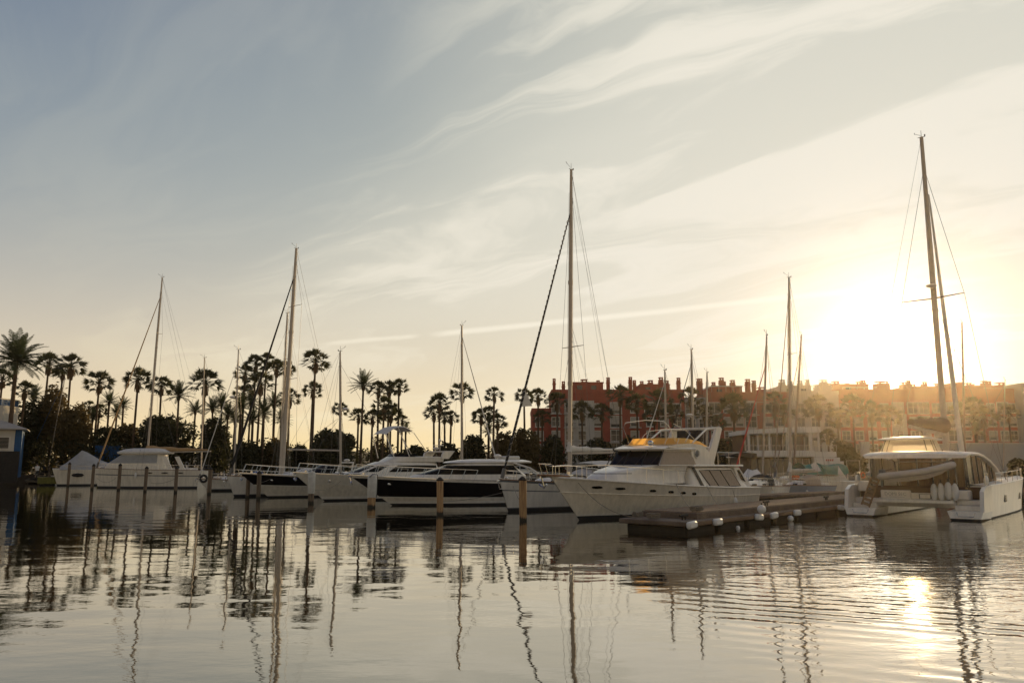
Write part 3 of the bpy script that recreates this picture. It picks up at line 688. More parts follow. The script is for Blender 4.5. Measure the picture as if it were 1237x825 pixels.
for s in (1, -1): mb = MB(); mb.tube([V(-.6, s*1.30, 3.25), V(.1, s*1.07, 5.1)], .04, 'gel', 5); mb.tube([V(-2.0, s*1.35, 3.3), V(-1.0, s*1.07, 5.75)], .03, 'gel', 5); mb.tube([V(-4.0, s*1.35, 3.3), V(-2.5, s*1.07, 5.3)], .03, 'gel', 5); mb.build('canopy_frame', rb)
mb = MB(); mb.prism([(-5.0, 3.2), (-5.7, 3.2), (-6.3, 3.85), (-5.2, 3.75), (-5.1, 3.6)], 1.3, 1.5, 'gel'); mb.prism([(-5.0, 3.2), (-5.7, 3.2), (-6.3, 3.85), (-5.2, 3.75), (-5.1, 3.6)], -1.5, -1.3, 'gel'); mb.rbox(-6.25, -5.3, -1.5, 1.5, 3.74, 3.86, .04, 'gel')
mb.tube([V(-5.6, .3, 3.8), V(-5.6, .3, 4.7)], .03, 'gel', 5); mb.rbox(-5.75, -5.45, -.6, .6, 4.3, 4.36, .02, 'gel'); mb.ell(V(-5.6, -.3, 4.1), .25, .25, .12, 'gel'); mb.ell(V(-5.6, .3, 4.75), .1, .1, .14, 'gel'); mb.build('radar_arch', rb, smooth=40)
mb = MB(); mb.ell(V(2.2, .25, 1.95), 1.0, .55, .12, 'dcanvas'); mb.build('sun_pad', rb, smooth=60)
# 3: black-striped express cruiser
b3 = [(('a', -.06), ('a', .14), 'antif'), (('a', .14), ('r', .02), 'gel'), (('r', .02), ('r', .17), 'gel2'), (('r', .17), ('r', .20), 'gel'), (('r', .20), ('r', .90), 'black'), (('r', .90), ('r', 1), 'gel')]
rc, fc, Hc = sport_yacht((474, 610.5), (.93, .37), 14.0, 4.3, 'sleek express cruiser with a broad black hull stripe and long dark side windows', 2.05, 1.5, b3, None, None, rake=3.0)
rr = [ring(1.62, -5.6, 3.9, 1.80, .5, .55), ring(2.0, -5.5, 2.6, 1.75, .7, .5), ring(2.70, -4.6, .2, 1.52, 1.15, .5), ring(2.84, -4.6, -.2, 1.4, 1.1, .5)]
cb = cabin(rc, rr, 'gel'); windows(cb, rr[1], rr[2], [(3, 5), (5, 7), (7, 9), (9, 12)], .10, .97); windows(cb, rr[1], rr[2], [(-4, -1), (-1, 0), (0, 3)], .10, .95); windows(cb, rr[1], rr[2], [(19, 22), (22, 24), (24, 27)], .1, .95)
mb = MB(); r5 = [ring(2.86, -5.9, .4, 1.62, 1.15, .5), ring(2.95, -6.0, .2, 1.66, 1.1, .5), ring(3.08, -5.4, -.8, 1.3, .85, .5), ring(3.12, -4.6, -1.6, .8, .5, .5)]
mb.loft(r5, 'gel', caps=True); mb.build('hardtop', rc, smooth=50)
mb = MB()
for s in (1, -1): mb.tube([V(-4.2, s*1.62, 2.85), V(-5.4, s*1.74, 2.5), V(-6.4, s*1.8, 1.9)], .07, 'gel', 6); mb.tube([V(-5.2, s*1.7, 2.5), V(-5.5, s*1.75, 1.7)], .03, 'chrome', 5)
mb.build('cockpit_arch', rc, smooth=50)
mb = MB(); mb.rbox(-5.0, -3.9, -.9, .9, 3.08, 3.35, .1, 'white'); mb.ell(V(-3.6, 0, 3.35), .28, .28, .13, 'gel'); mb.tube([V(-3.6, 0, 3.0), V(-3.6, 0, 3.3)], .05, 'gel', 6); mb.build('radar_dome', rc, smooth=50)
mb = MB()
for s in (1, -1):
    for x in (-6.3, -6.7): mb.tube([V(x, s*1.5, 1.5), V(x-.05, s*1.5, 2.1)], .02, 'chrome', 5)
    mb.tube([V(-5.6, s*1.7, 2.0), V(-6.3, s*1.5, 2.1), V(-6.75, s*1.5, 2.1)], .02, 'chrome', 5)
mb.build('stern_rail', rc)
# ================================================================ covered boat at the far left
def covered_boat():
    aft = V(.86, .5, 0).normalized(); bw = W(69, 586.5); L = 8.2; fr = Frame(bw+aft*(L/2-.7), -aft)
    root = empty('motor_boat', fr.o, fr.rz, 'small white motor boat under a peaked pale grey tent cover', 'motor boat')
    H = Hull(L, 3.0, 2.15, 1.95, rake=.7, transom=.9, flare=.2); H.build(root, bands('gel2'))
    mb = MB(); rr = []
    for i, (x, z, w) in enumerate([(3.3, 2.4, .5), (2.6, 2.9, .9), (1.3, 4.1, .95), (.9, 4.55, .9), (.3, 4.3, 1.1), (-1.5, 3.2, 1.25), (-3.2, 2.6, 1.3), (-3.9, 2.1, 1.35)]):
        rr.append([V(x, w*1.1, 2.0), V(x, w*.7, lerp(2.0, z, .5)), V(x, .12, z), V(x, -.12, z), V(x, -w*.7, lerp(2.0, z, .5)), V(x, -w*1.1, 2.0)])
    mb.loft(rr, 'grey', closed=False); mb.build('boat_cover', root, smooth=50)
    mb = MB(); mb.ell(V(1.2, 1.36, 1.35), .75, .05, .24, 'black', 12, 4); mb.build('hull_window', root, smooth=50)
    H.rail(root, .1, .95, h=.45, k=6, r=.012, rows=(1,))
covered_boat()
def bow_awning():   # saloon of the tan-covered yacht: raised cabin with white roof and clear wraparound panels
    root, fr, H = r1
    rr = [ring(2.1, -2.2, 5.4, 1.45, .8, .55), ring(2.75, -2.1, 5.1, 1.4, .75, .55), ring(3.95, -1.8, 3.2, 1.2, .85, .5)]
    cb = cabin(root, rr, 'gel2', 'deckhouse'); windows(cb, rr[1], rr[2], [(0, 3), (3, 5), (5, 8), (8, 11)], .1, .9, 'grey'); windows(cb, rr[1], rr[2], [(-4, -1), (-1, 0), (20, 24), (24, 27)], .1, .9)
    r2 = [ring(3.96, -2.4, 3.8, 1.55, 1.0, .5), ring(4.16, -2.5, 3.9, 1.6, 1.0, .5), ring(4.5, -1.8, 3.0, 1.2, .75, .5), ring(4.6, -1.0, 2.0, .8, .5, .5)]
    mb = MB(); mb.loft(r2, 'white', caps=True); mb.build('hardtop', root, smooth=50)
    mb = MB()
    for x in (-2.4, -3.9): mb.prism([(x-.9, 2.1), (x-.4, 2.1), (x+.45, 3.6), (x-.05, 3.65)], 1.2, 1.3, 'gel')
    mb.build('cockpit_arch', root)
    for x in (-.9, -2.7, -4.5):
        m2 = MB(); m2.ell(V(x, 1.95, 1.75), .42, .06, .07, 'black', 10, 4); m2.build('hull_window', root, smooth=50)
bow_awning()
# ================================================================ the big motor yacht
def big_yacht():
    aft = V(.72, .70, 0).normalized(); fr = Frame(W(700, 628)+aft*6.2, -aft)
    root = empty('motor_yacht', fr.o, fr.rz, 'big white flybridge motor yacht with a glowing amber windscreen, lying along the floating dock', 'motor yacht')
    H = Hull(16.6, 4.9, 2.14, 1.36, rake=2.1, transom=.86, flare=.45, full=2.5, wl=.88, fm=1.60, peak=.42)
    H.build(root, [(('a', -.06), ('a', .20), 'antif'), (('a', .20), ('a', .24), 'gel'), (('a', .24), ('r', .05), 'gel2'), (('r', .05), ('r', .60), 'gel2'), (('r', .60), ('r', .615), 'stripe'), (('r', .615), ('r', .93), 'gel'), (('r', .93), ('r', 1), 'gel')], n=34)
    mb = MB()
    for s in (1, -1): mb.tube([H.edge(i/30, s, -.02, .02) for i in range(31)], .05, 'gel', 6)
    mb.build('toe_rail', root, smooth=40)
    for s in (1, -1): mb = MB(); mb.tube([H.pt(i/30, ('r', .615), s)+V(0, s*.01, 0) for i in range(31)], .028, 'gel', 5); mb.build('rub_rail', root, smooth=50)
    # bow platform with pulpit
    mb = MB(); mb.prism([(7.2, 2.14), (8.0, 2.17), (8.95, 2.22), (8.95, 2.30), (8.0, 2.28), (7.2, 2.22)], -.28, .28, 'teak'); mb.build('bow_platform', root)
    mb = MB(); pts = []
    for i in range(21):
        t = lerp(.985, .5, i/20); pts.append(H.edge(t, 1, .06, lerp(.55, .80, min(1, i/6))))
    o = [V(p.x, -p.y, p.z) for p in pts]
    nose = [V(8.6, .3, 2.78), V(8.95, .2, 2.8), V(9.0, 0, 2.8), V(8.95, -.2, 2.8), V(8.6, -.3, 2.78)]
    mb.tube(pts[::-1]+nose+o, .016, 'chrome', 5)
    for i in range(0, 21, 3):
        for q in (pts, o): p = q[i]; mb.tube([p, V(p.x, p.y, p.z-.72)], .012, 'chrome', 5)
    for s in (1, -1): mb.tube([V(8.9, s*.2, 2.8), V(8.7, s*.2, 2.25)], .014, 'chrome', 5)
    mb.build('pulpit_rail', root)
    windlass(root, 7.0, 2.18); anchor(root, 8.9, 2.2)
    # trunk cabin
    rr = [ring(1.75, -1.4, 5.3, 2.0, .85, .5), ring(2.10, -1.4, 5.1, 1.97, .8, .5), ring(2.42, -1.4, 4.2, 1.95, 1.0, .45), ring(2.70, -1.4, 2.4, 1.93, 1.45, .4), ring(2.72, -1.4, 1.6, 1.9, 1.6, .35)]
    tr = cabin(root, rr, 'gel', 'coachroof')
    mb = MB(); a = rr[1]; b = rr[2]; q = rlerp(a, b, .55); q = outset(q, .012)[27:32]+outset(q, .012)[0:7]; mb.loft([q, [p+V(0, 0, .035) for p in q]], 'stripe', closed=False); mb.build('trim_stripe', tr)
    # deckhouse
    rr = [ring(2.70, -1.9, 1.75, 1.93, 1.78, .16, 40), ring(3.56, -1.5, 1.05, 1.72, 1.62, .16, 40)]
    dh = cabin(root, rr, 'gel', 'deckhouse', smooth=25)
    windows(dh, rr[0], rr[1], [(35, 38), (38, 41), (41, 44)], .04, .92)
    windows(dh, rr[0], rr[1], [(5, 9), (9, 12)], .06, .9, 'beige')
    windows(dh, rr[0], rr[1], [(27, 30), (30, 34)], .06, .9)
    mb = MB()
    def wsp(y, t): # point on the windscreen plane
        return V(lerp(1.75, 1.05, t)+.03, y*lerp(1.0, .95, t), lerp(2.70, 3.56, t))
    for y in (-1.78, -.62, .62, 1.72): mb.tube([wsp(y, .02), wsp(y, .95)], .035, 'frame', 4)
    mb.build('window_frame', dh)
    mb = MB()
    for y in (-1.1, .2, 1.2): mb.tube([wsp(y, .05)+V(.03, 0, 0), wsp(y+.3, .6)+V(.05, 0, 0)], .012, 'frame', 4)
    mb.build('wiper', dh)
    # brow roof
    mb = MB(); r3 = [ring(3.55, -2.0, 1.45, 1.92, 1.75, .3, 40), ring(3.62, -2.1, 1.5, 1.95, 1.75, .3, 40), ring(3.72, -2.0, 1.1, 1.85, 1.6, .3, 40), ring(3.80, -1.9, .5, 1.7, 1.4, .3, 40)]
    mb.loft(r3, 'gel', caps=True); mb.build('roof', root, smooth=40)
    # saloon
    rr = [ring(1.38, -7.3, -1.0, 1.98, 2.02, .13, 40), ring(2.56, -6.0, -1.2, 1.76, 1.82, .13, 40), ring(2.60, -5.9, -1.3, 1.7, 1.75, .13, 40)]
    sa = cabin(root, rr, 'gel', 'saloon', smooth=25)
    def side(x, z, s=1, d=.02): return V(x, s*(lerp(2.0, 1.79, (z-1.38)/1.18)+d), z)
    for s in (1, -1):
        for x0, x1 in ((-1.95, -2.95), (-3.0, -4.1), (-4.15, -5.35)):
            mb = MB(); sh = -.75
            c = [side(x0+sh, 1.50, s), side(x1+sh, 1.50, s), side(x1, 2.44, s), side(x0, 2.44, s)]
            if x0 > -2: c[0] = side(-2.85, 1.50, s)
            mb.quad(*c, 'beige', .012, V(0, s, 0)); w = mb.build('window', sa)
            mb = MB(); mb.tube([p+V(0, s*.015, 0) for p in c+[c[0]]], .028, 'frame', 4); mb.build('window_frame', w)
        mb = MB(); mb.quad(side(-1.95, 1.45, s, .03), side(-2.25, 1.45, s, .03), side(-1.50, 2.62, s, .03), side(-1.22, 2.62, s, .03), 'black', .02, V(0, s, 0)); mb.build('dark_panel', sa)
        mb = MB(); c = [side(-6.55, 1.78, s, .02), side(-7.0, 1.80, s, .0), side(-6.35, 2.45, s, .0), side(-5.95, 2.50, s, .02)]
        mb.prism([(-6.2, 2.6), (-5.6, 2.6), (-6.3, 1.4), (-7.6, 1.4)], s*1.72, s*1.90, 'gel'); mb.build('wing_panel', sa)
        mb = MB(); mb.prism([(-6.18, 2.45), (-5.95, 2.42), (-6.4, 1.85), (-6.9, 1.72)], s*1.90, s*1.925, 'glass'); mb.build('window', sa)
    mb = MB(); mb.rbox(-6.6, -1.2, -2.0, 2.0, 2.62, 2.74, .05, 'gel'); mb.build('aft_deck', root)
    mb = MB(); mb.tube([V(-6.5, 1.95, 2.72), V(-3.6, 1.95, 2.72)], .025, 'teak', 5); mb.tube([V(-6.5, -1.95, 2.72), V(-3.6, -1.95, 2.72)], .025, 'teak', 5); mb.build('aft_coaming_trim', root)
    mb = MB(); mb.rbox(-8.6, -7.9, -2.0, 2.0, .35, .5, .05, 'teak'); mb.build('swim_platform', root)
    # flybridge
    for s in (1, -1):
        mb = MB(); mb.prism([(1.0, 3.66), (.1, 3.86), (-1.4, 3.92), (-2.5, 3.85), (-3.1, 3.5), (-3.5, 3.05), (-3.7, 2.74), (-1.4, 2.74), (-1.3, 3.6)], s*1.70, s*1.80, 'gel'); mb.build('flybridge_side', root, smooth=30)
        mb = MB(); mb.tube([V(-1.85+.24*math.cos(a*math.pi/8), s*1.81, 3.35+.24*math.sin(a*math.pi/8)) for a in range(17)], .045, 'gel2', 6, caps=False)
        mb.ell(V(-1.85, s*1.80, 3.35), .2, .03, .2, 'stripe', 12, 4); mb.build('ring_vent', root, smooth=50)
    mb = MB(); mb.rbox(-3.4, .6, -1.68, 1.68, 3.70, 3.78, .02, 'gel'); mb.rbox(-2.6, -1.9, -1.3, 1.3, 3.78, 4.05, .08, 'white'); mb.rbox(-.6, .0, .3, 1.2, 3.78, 4.1, .06, 'gel'); mb.build('flybridge_deck', root)
    pts0, pts1 = [], []
    for i in range(25):
        a = -math.pi*.5 + math.pi*i/24; x = -.9+1.55*math.copysign(abs(math.cos(a))**.6, math.cos(a)); y = 1.66*math.copysign(abs(math.sin(a))**.55, math.sin(a))
        pts0.append(V(x, y, 3.86)); pts1.append(V(x-.38, y*.93, 4.21))
    f0 = [V(-3.2, -1.66, 3.70), V(-2.4, -1.66, 3.86)]; f1 = [V(-3.2, -1.64, 3.80), V(-2.5, -1.6, 4.05)]
    e0 = [V(p.x, -p.y, p.z) for p in f0[::-1]]; e1 = [V(p.x, -p.y, p.z) for p in f1[::-1]]
    mb = MB(); mb.loft([f0+pts0+e0, f1+pts1+e1], 'yellow', closed=False); mb.loft([[p+V(-.012, 0, 0) for p in f0+pts0+e0], [p+V(-.012, 0, 0) for p in f1+pts1+e1]], 'yellow', closed=False); ws = mb.build('amber_windscreen', root, smooth=60)
    mb = MB(); al0, al1 = f0+pts0+e0, f1+pts1+e1
    for i in (4, 9, 14, 19, 24): mb.tube([al0[i]+V(.02, 0, 0), al1[i]+V(.02, 0, 0)], .014, 'chrome', 4)
    mb.build('windscreen_frame', ws)
    mb = MB(); mb.ell(V(1.25, 0.9, 3.92), .17, .17, .15, 'chrome', 12, 6); mb.tube([V(1.25, .9, 3.68), V(1.25, .9, 3.85)], .05, 'chrome', 6); mb.build('searchlight', root, smooth=50)
    # hoops of the folded bimini
    mb = MB()
    for x0, x1, z in ((-.1, 1.0, 5.12), (-1.0, -2.2, 4.70)):
        mb.tube([V(x0, 1.6, 3.95), V(lerp(x0, x1, .5), 1.58, lerp(3.95, z, .75)), V(x1*.6+x0*.4, 1.3, z), V(x1*.5+x0*.5, 0, z+.10), V(x1*.6+x0*.4, -1.3, z), V(lerp(x0, x1, .5), -1.58, lerp(3.95, z, .75)), V(x0, -1.6, 3.95)], .02, 'chrome', 5)
    mb.tube([V(-2.4, 1.6, 3.9), V(-1.4, 1.5, 4.6), V(-.2, 1.45, 5.0)], .016, 'chrome', 5); mb.build('canopy_hoop', root, smooth=60)
    # radar arch
    mb = MB()
    for s in (1, -1): mb.prism([(-3.0, 2.74), (-3.85, 2.74), (-4.95, 4.85), (-4.75, 4.95), (-4.35, 4.85)], s*1.45, s*1.62, 'gel')
    mb.rbox(-4.95, -4.3, -1.6, 1.6, 4.80, 4.95, .05, 'gel')
    for s in (1, -1): mb.tube([V(-4.5, s*1.5, 4.88), V(-3.3, s*1.6, 4.80), V(-1.7, s*1.62, 3.95)], .05, 'gel', 6)
    ar = mb.build('radar_arch', root, smooth=40)
    mb = MB(); mb.rbox(-4.4, -3.9, -.9, .6, 3.7, 4.78, .06, 'dcanvas'); mb.build('rolled_canopy', ar)
    mb = MB(); mb.tube([V(-4.6, .9, 4.9), V(-4.9, .9, 6.4)], .012, 'wire', 4); mb.build('whip_antenna', ar)
    mb = MB()
    for s in (1, -1): mb.tube([V(-3.9, s*1.9, 2.74), V(-3.9, s*1.9, 3.45), V(-6.3, s*1.9, 3.45), V(-6.3, s*1.9, 2.74)], .018, 'chrome', 5); mb.tube([V(-5.1, s*1.9, 2.74), V(-5.1, s*1.9, 3.45)], .014, 'chrome', 5)
    mb.build('aft_rail', root)
    # portholes
    for px, py, w in ((743, 589, .30), (762, 590.3, .30), (791, 592.6, .22), (809, 594, .20), (822, 595, .19), (834, 596, .18)):
        x, z = fr.py_(px, py, 2.1); t = x/16.6+.5; zd = H.sheer(t); lv = ('a', z); p = H.pt(t, lv, 1); p2 = H.pt(t+.01, lv, 1); p3 = H.pt(t, ('a', z+.05), 1)
        # invert for stem rake shift
        for _ in range(3): t += (x-p.x)/16.6; p = H.pt(t, lv, 1); p2 = H.pt(t+.01, lv, 1); p3 = H.pt(t, ('a', z+.05), 1)
        ux = (p2-p).normalized(); uz = (p3-p).normalized(); nn = uz.cross(ux); nn = nn if nn.y > 0 else -nn
        for s in (1, -1):
            mb = MB(); rg = [p+nn*.015+ux*w*math.copysign(abs(math.cos(a*math.pi/8))**.7, math.cos(a*math.pi/8))+uz*.085*math.sin(a*math.pi/8) for a in range(16)]; rg2 = [q+nn*.02 for q in rg]; bk = [q-nn*.04 for q in rg]
            if s < 0: rg, rg2, bk = [[V(q.x, -q.y, q.z) for q in r] for r in (rg, rg2, bk)]
            mb.loft([bk, rg2], 'frame'); c = sum(rg, Vector())/16; mb.add(rg+[c], [(i, (i+1) % 16, 16) for i in range(16)], 'glass'); mb.build('porthole', root)
    mb = MB(); x, z = fr.py_(884, 596, 2.2); mb.rbox(x-.75, x+.5, 2.13, 2.19, z-.10, z+.10, .01, 'frame')
    for k in range(5): mb.box(x-.7, x+.45, 2.19, 2.20, z-.08+k*.035, z-.07+k*.035, 'stripe')
    mb.build('engine_vent', root)
    mb = MB(); x, z = fr.py_(888, 606, 2.45); mb.ell(V(x, 2.46, z), .15, .15, .26, 'fender', 10, 8); mb.tube([V(x, 2.46, z+.2), V(x, 2.3, 1.45)], .012, 'rope', 4); mb.build('fender', root, smooth=50)
    return root, fr, H
by, bfr, bH = big_yacht()
# ================================================================ catamaran
CA = W(1020, 623); CB = W(1190, 630); _p = (CA-CB).normalized(); CF = Frame((CA+CB)/2, V(_p.y, -_p.x, 0))
def catamaran():
    root = empty('catamaran', CF.o, CF.rz, 'large white sailing catamaran seen from astern with a dinghy slung across its stern', 'catamaran')
    for s in (1, -1):
        H = Hull(14.4, 1.75, 1.95, 1.66, rake=.5, transom=.95, flare=.12, yo=s*2.5, full=4, wl=.8)
        o = H.build(root, [(('a', -.06), ('a', .07), 'antif'), (('a', .07), ('r', .2), 'gel'), (('r', .2), ('r', .9), 'gel'), (('r', .9), ('r', 1), 'gel')]); o.location.x = 9.5
        H.toerail(root, 'gel').location.x = 9.5
        for xw in (6.4, 11.6):
            t = (xw-9.5)/14.4+.5; p = H.pt(t, ('a', .86), s); w = MB(); w.rbox(xw-.30, xw+.30, min(p.y-.03*s, p.y+.035*s), max(p.y-.03*s, p.y+.035*s), .72, 1.12, .03, 'frame'); w.rbox(xw-.25, xw+.25, min(p.y-.02*s, p.y+.045*s), max(p.y-.02*s, p.y+.045*s), .77, 1.07, .02, 'glass'); w.build('hull_window', root)
        # stern steps and scooped quarter
        mb = MB(); yc = s*2.5
        mb.loft([[V(-.05, yc-.68, .10), V(-.05, yc+.68, .10), V(.02, yc+.80, .45), V(.02, yc-.80, .45)], [V(2.4, yc-.70, .02), V(2.4, yc+.70, .02), V(2.4, yc+.82, .50), V(2.4, yc-.82, .50)]], 'gel', caps=True)
        mb.loft([[V(0, yc-.5, -.25), V(0, yc+.5, -.25), V(-.04, yc+.68, .10), V(-.04, yc-.68, .10)], [V(2.4, yc-.5, -.3), V(2.4, yc+.5, -.3), V(2.4, yc+.70, .03), V(2.4, yc-.70, .03)]], 'antif', caps=True)
        mb.rbox(.85, 2.35, yc-.62, yc+.62, .45, .70, .04, 'gel'); mb.rbox(1.35, 2.35, yc-.62, yc+.62, .70, .96, .04, 'gel'); mb.rbox(2.22, 2.36, yc-.62, yc+.60, .97, 1.60, .02, 'brown'); mb.build('stern_steps', root, smooth=30)
        for yo in (yc+s*.74, ):
            mb = MB(); mb.prism([(.10, .42), (2.4, .42), (2.4, 1.70), (1.0, 1.64), (.40, 1.42)], min(yo-.09, yo+.10), max(yo-.09, yo+.10), 'gel'); mb.build('stern_quarter', root, smooth=30)
        mb = MB(); mb.tube([V(-.10, yc-.45, .40), V(-.16, yc-.4, .22), V(-.16, yc+.3, .22), V(-.10, yc+.35, .40)], .022, 'chrome', 5); mb.build('swim_ladder', root)
    # cockpit platform and bridge deck
    mb = MB(); mb.loft([[V(.75, -1.9, .78), V(.75, 1.9, .78), V(.75, 1.9, .92), V(.75, -1.9, .92)], [V(1.1, -1.9, .55), V(1.1, 1.9, .55), V(1.2, 1.9, .96), V(1.2, -1.9, .96)], [V(10.5, -1.9, .75), V(10.5, 1.9, .75), V(10.5, 1.9, 1.55), V(10.5, -1.9, 1.55)]], 'gel', caps=True); mb.build('bridge_deck', root)
    mb = MB(); mb.rbox(1.25, 1.45, .25, 1.75, .9, 1.40, .05, 'gel'); nb = mb.build('stern_seat', root)
    mb = MB(); mb.rbox(1.3, 1.5, -2.0, .25, .9, 1.28, .04, 'gel2'); mb.rbox(1.28, 1.31, -.75, -.15, .98, 1.22, .01, 'frame'); mb.rbox(1.26, 1.29, -.70, -.2, 1.0, 1.2, .01, 'gel'); mb.rbox(1.28, 1.31, -1.15, -.85, .98, 1.22, .01, 'frame'); mb.rbox(1.26, 1.29, -1.12, -.88, 1.0, 1.2, .01, 'gel'); mb.build('transom_locker', root)
    cu = bpy.data.curves.new('name_lettering', 'FONT'); cu.body = 'DOMI SEC'; cu.size = .24; cu.extrude = .004; cu.align_x = 'CENTER'
    t = bpy.data.objects.new('name_lettering', cu); COL.objects.link(t); t.data.materials.append(M['plate'])
    bpy.context.view_layer.update(); me = bpy.data.meshes.new_from_object(t.evaluated_get(bpy.context.evaluated_depsgraph_get())); bpy.data.objects.remove(t); t = bpy.data.objects.new('name_lettering', me); COL.objects.link(t); t.parent = nb; t.matrix_local = Matrix.Translation((1.24, 1.0, 1.12)) @ Matrix.Rotation(R(-90), 4, 'Z') @ Matrix.Rotation(R(90), 4, 'X')
    mb = MB(); mb.box(1.236, 1.245, .55, 1.5, 1.03, 1.05, 'plate'); mb.build('name_underline', nb)
    # cockpit seats, dark base and enclosure
    mb = MB(); mb.rbox(1.6, 9.4, -2.35, 2.35, .9, 1.62, .08, 'brown'); mb.build('cockpit_base', root)
    mb = MB(); mb.rbox(1.2, 1.9, -2.55, -1.95, .95, 1.45, .1, 'gel'); mb.build('seat', root)
    mb = MB(); mb.rbox(1.8, 2.4, 2.5, 3.1, 1.3, 1.85, .06, 'gel'); mb.build('deck_box', root)
    pan = [2.35, 1.75, .9, .0, -.75, -1.5, -2.3]
    for i in range(len(pan)-1):
        mb = MB(); m_ = 'cream' if i < 2 else 'curtain'
        y0, y1 = pan[i]-.04, pan[i+1]+.04; n = 10; a = []; b = []
        for k in range(n+1): y = lerp(y0, y1, k/n); x = 1.95+.03*math.sin(k*1.9+i); a.append(V(x, y, 1.6)); b.append(V(x-.05, y, 3.22))
        mb.loft([a, b], m_, closed=False); mb.build('enclosure_panel', root, smooth=60)
    for i in range(6):
        for s in (1, -1):
            x0, x1 = 2.0+i*1.35, 3.3+i*1.35; z1 = 3.2-max(0, x1-4.5)**1.6*.045; z0_ = 3.2-max(0, x0-4.5)**1.6*.045
            mb = MB(); a = []; b = []
            for k in range(9): x = lerp(x0, x1, k/8); a.append(V(x, s*(2.40+.02*math.sin(k*2.2)), 1.6)); b.append(V(x, s*(2.32+.02*math.sin(k*2.2)), lerp(z0_, z1, k/8)))
            mb.loft([a, b], ('curtain' if i % 3 else 'glass'), closed=False); mb.build('enclosure_panel', root, smooth=60)
    for y in pan: mb = MB(); mb.tube([V(1.93, y, 1.55), V(1.88, y, 3.25)], .035, 'frame', 5); mb.build('enclosure_post', root)
    for s in (1, -1):
        for i in range(6): mb = MB(); x = 2.0+i*1.35; mb.tube([V(x, s*2.42, 1.55), V(x, s*2.34, 3.25-max(0, x-4.5)**1.6*.045)], .035, 'frame', 5); mb.build('enclosure_post', root)
    # white cushions seen through the panels
    mb = MB(); mb.rbox(2.1, 2.4, -2.2, -1.1, 1.62, 2.0, .06, 'white'); mb.rbox(2.1, 2.4, .2, 2.2, 1.62, 2.25, .06, 'white'); mb.build('seat_cushion', root)
    # long curved roof
    mb = MB(); rr = []; rt = []
    prof = [(1.35, 3.27), (1.5, 3.36), (2.2, 3.44), (4.2, 3.44), (5.6, 3.34), (7.2, 3.10), (8.8, 2.75), (9.9, 2.42), (10.3, 2.22)]
    for x, z in prof:
        w = 2.62 if x > 1.4 else 2.5; rr.append([V(x, w*math.cos(math.pi*j/16)**1.0*1.0, z-.10+.14*math.sin(math.pi*j/16)**.7) for j in range(17)]+[V(x, -w*math.cos(math.pi*j/16)*.98, z-.20+.02) for j in range(17)])
    mb.loft(rr, 'gel', caps=True); mb.build('coachroof', root, smooth=50)
    # helm canopy on the roof
    mb = MB(); r1_ = [ring(3.46, 3.9, 6.2, 1.55, 1.4, .3), ring(4.14, 4.1, 6.0, 1.30, 1.2, .3)]
    n = 32; dx = .95
    for r_ in r1_:
        for p in r_: p.y += dx
    for k0, k1 in ((12, 14), (14, 17), (17, 20), (20, 22), (5, 8), (8, 12), (22, 27)):
        m3 = MB(); idx = list(range(k0, k1+1)); m3.loft([[r1_[0][i] for i in idx], [r1_[1][i] for i in idx]], 'cream', closed=False); m3.build('canopy_panel', root)
    for k in (5, 8, 12, 14, 17, 20, 22, 27): m3 = MB(); m3.tube([r1_[0][k], r1_[1][k]], .025, 'frame', 5); m3.build('canopy_post', root)
    mb = MB(); r2_ = [ring(4.14, 3.75, 6.4, 1.62, 1.45, .4), ring(4.20, 3.7, 6.45, 1.66, 1.5, .4), ring(4.30, 4.1, 6.0, 1.3, 1.1, .4), ring(4.34, 4.6, 5.5, .7, .6, .4)]
    for r_ in r2_:
        for p in r_: p.y += dx
    mb.loft(r2_, 'gel', caps=True); mb.build('helm_canopy', root, smooth=50)
    # mast, boom, sail bag
    mb_ = V(8.6, -.1, 3.0); tp = CF.loc(at(1113, 166, 48)); d = tp-mb_
    mb = MB(); mb.tube([mb_, mb_+d*.6, tp], [.17, .165, .11], 'alu', 10); mast = mb.build('mast', root, smooth=50)
    masthead(mast, tp, V(0, 1, 0))
    mb = MB(); c = mb_+d*.485; mb.tube([c, c+V(-.4, 1.75, -.08)], [.05, .03], 'alud', 5); mb.tube([c, c+V(-.4, -1.75, .05)], [.05, .03], 'alud', 5); mb.build('spreader', mast)
    mb = MB(); q = mb_+d*.52; mb.tube([q+V(-.15, .0, -.2), q+V(-.5, 0, -.1)], .04, 'alud', 5); mb.ell(q+V(-.5, 0, 0), .33, .33, .12, 'gel', 12, 6); mb.build('radar_dome', mast, smooth=50)
    for s in (1, -1):
        mb = MB(); e = c+V(-.4, s*1.75, 0); hd = mb_+d*.90; mb.tube([hd, e, V(7.6, s*3.2, 1.9)], .014, 'wire', 4, caps=False); mb.tube([mb_+d*.48, V(7.9, s*3.2, 1.9)], .012, 'wire', 4, caps=False); mb.build('shroud', root)
    mb = MB(); mb.tube([tp, V(1.0, 2.9, 1.7)], .008, 'wire', 4, caps=False); mb.build('topping_lift', root)
    a = CF.loc(at(1122, 235, 50)); b = V(11.9, -.35, 2.1); mb = MB(); mb.tube([b, b+(a-b)*.03, b+(a-b)*.4, b+(a-b)*.95, a], [.05, .17, .14, .06, .03], 'white', 8); mb.build('furled_sail', root, smooth=50)
    bz = V(8.45, -.1, 4.55); be = V(3.0, .45, 4.85); mb = MB(); mb.tube([bz, be], .11, 'alu', 8); bo = mb.build('boom', root)
    mb = MB(); rr = []
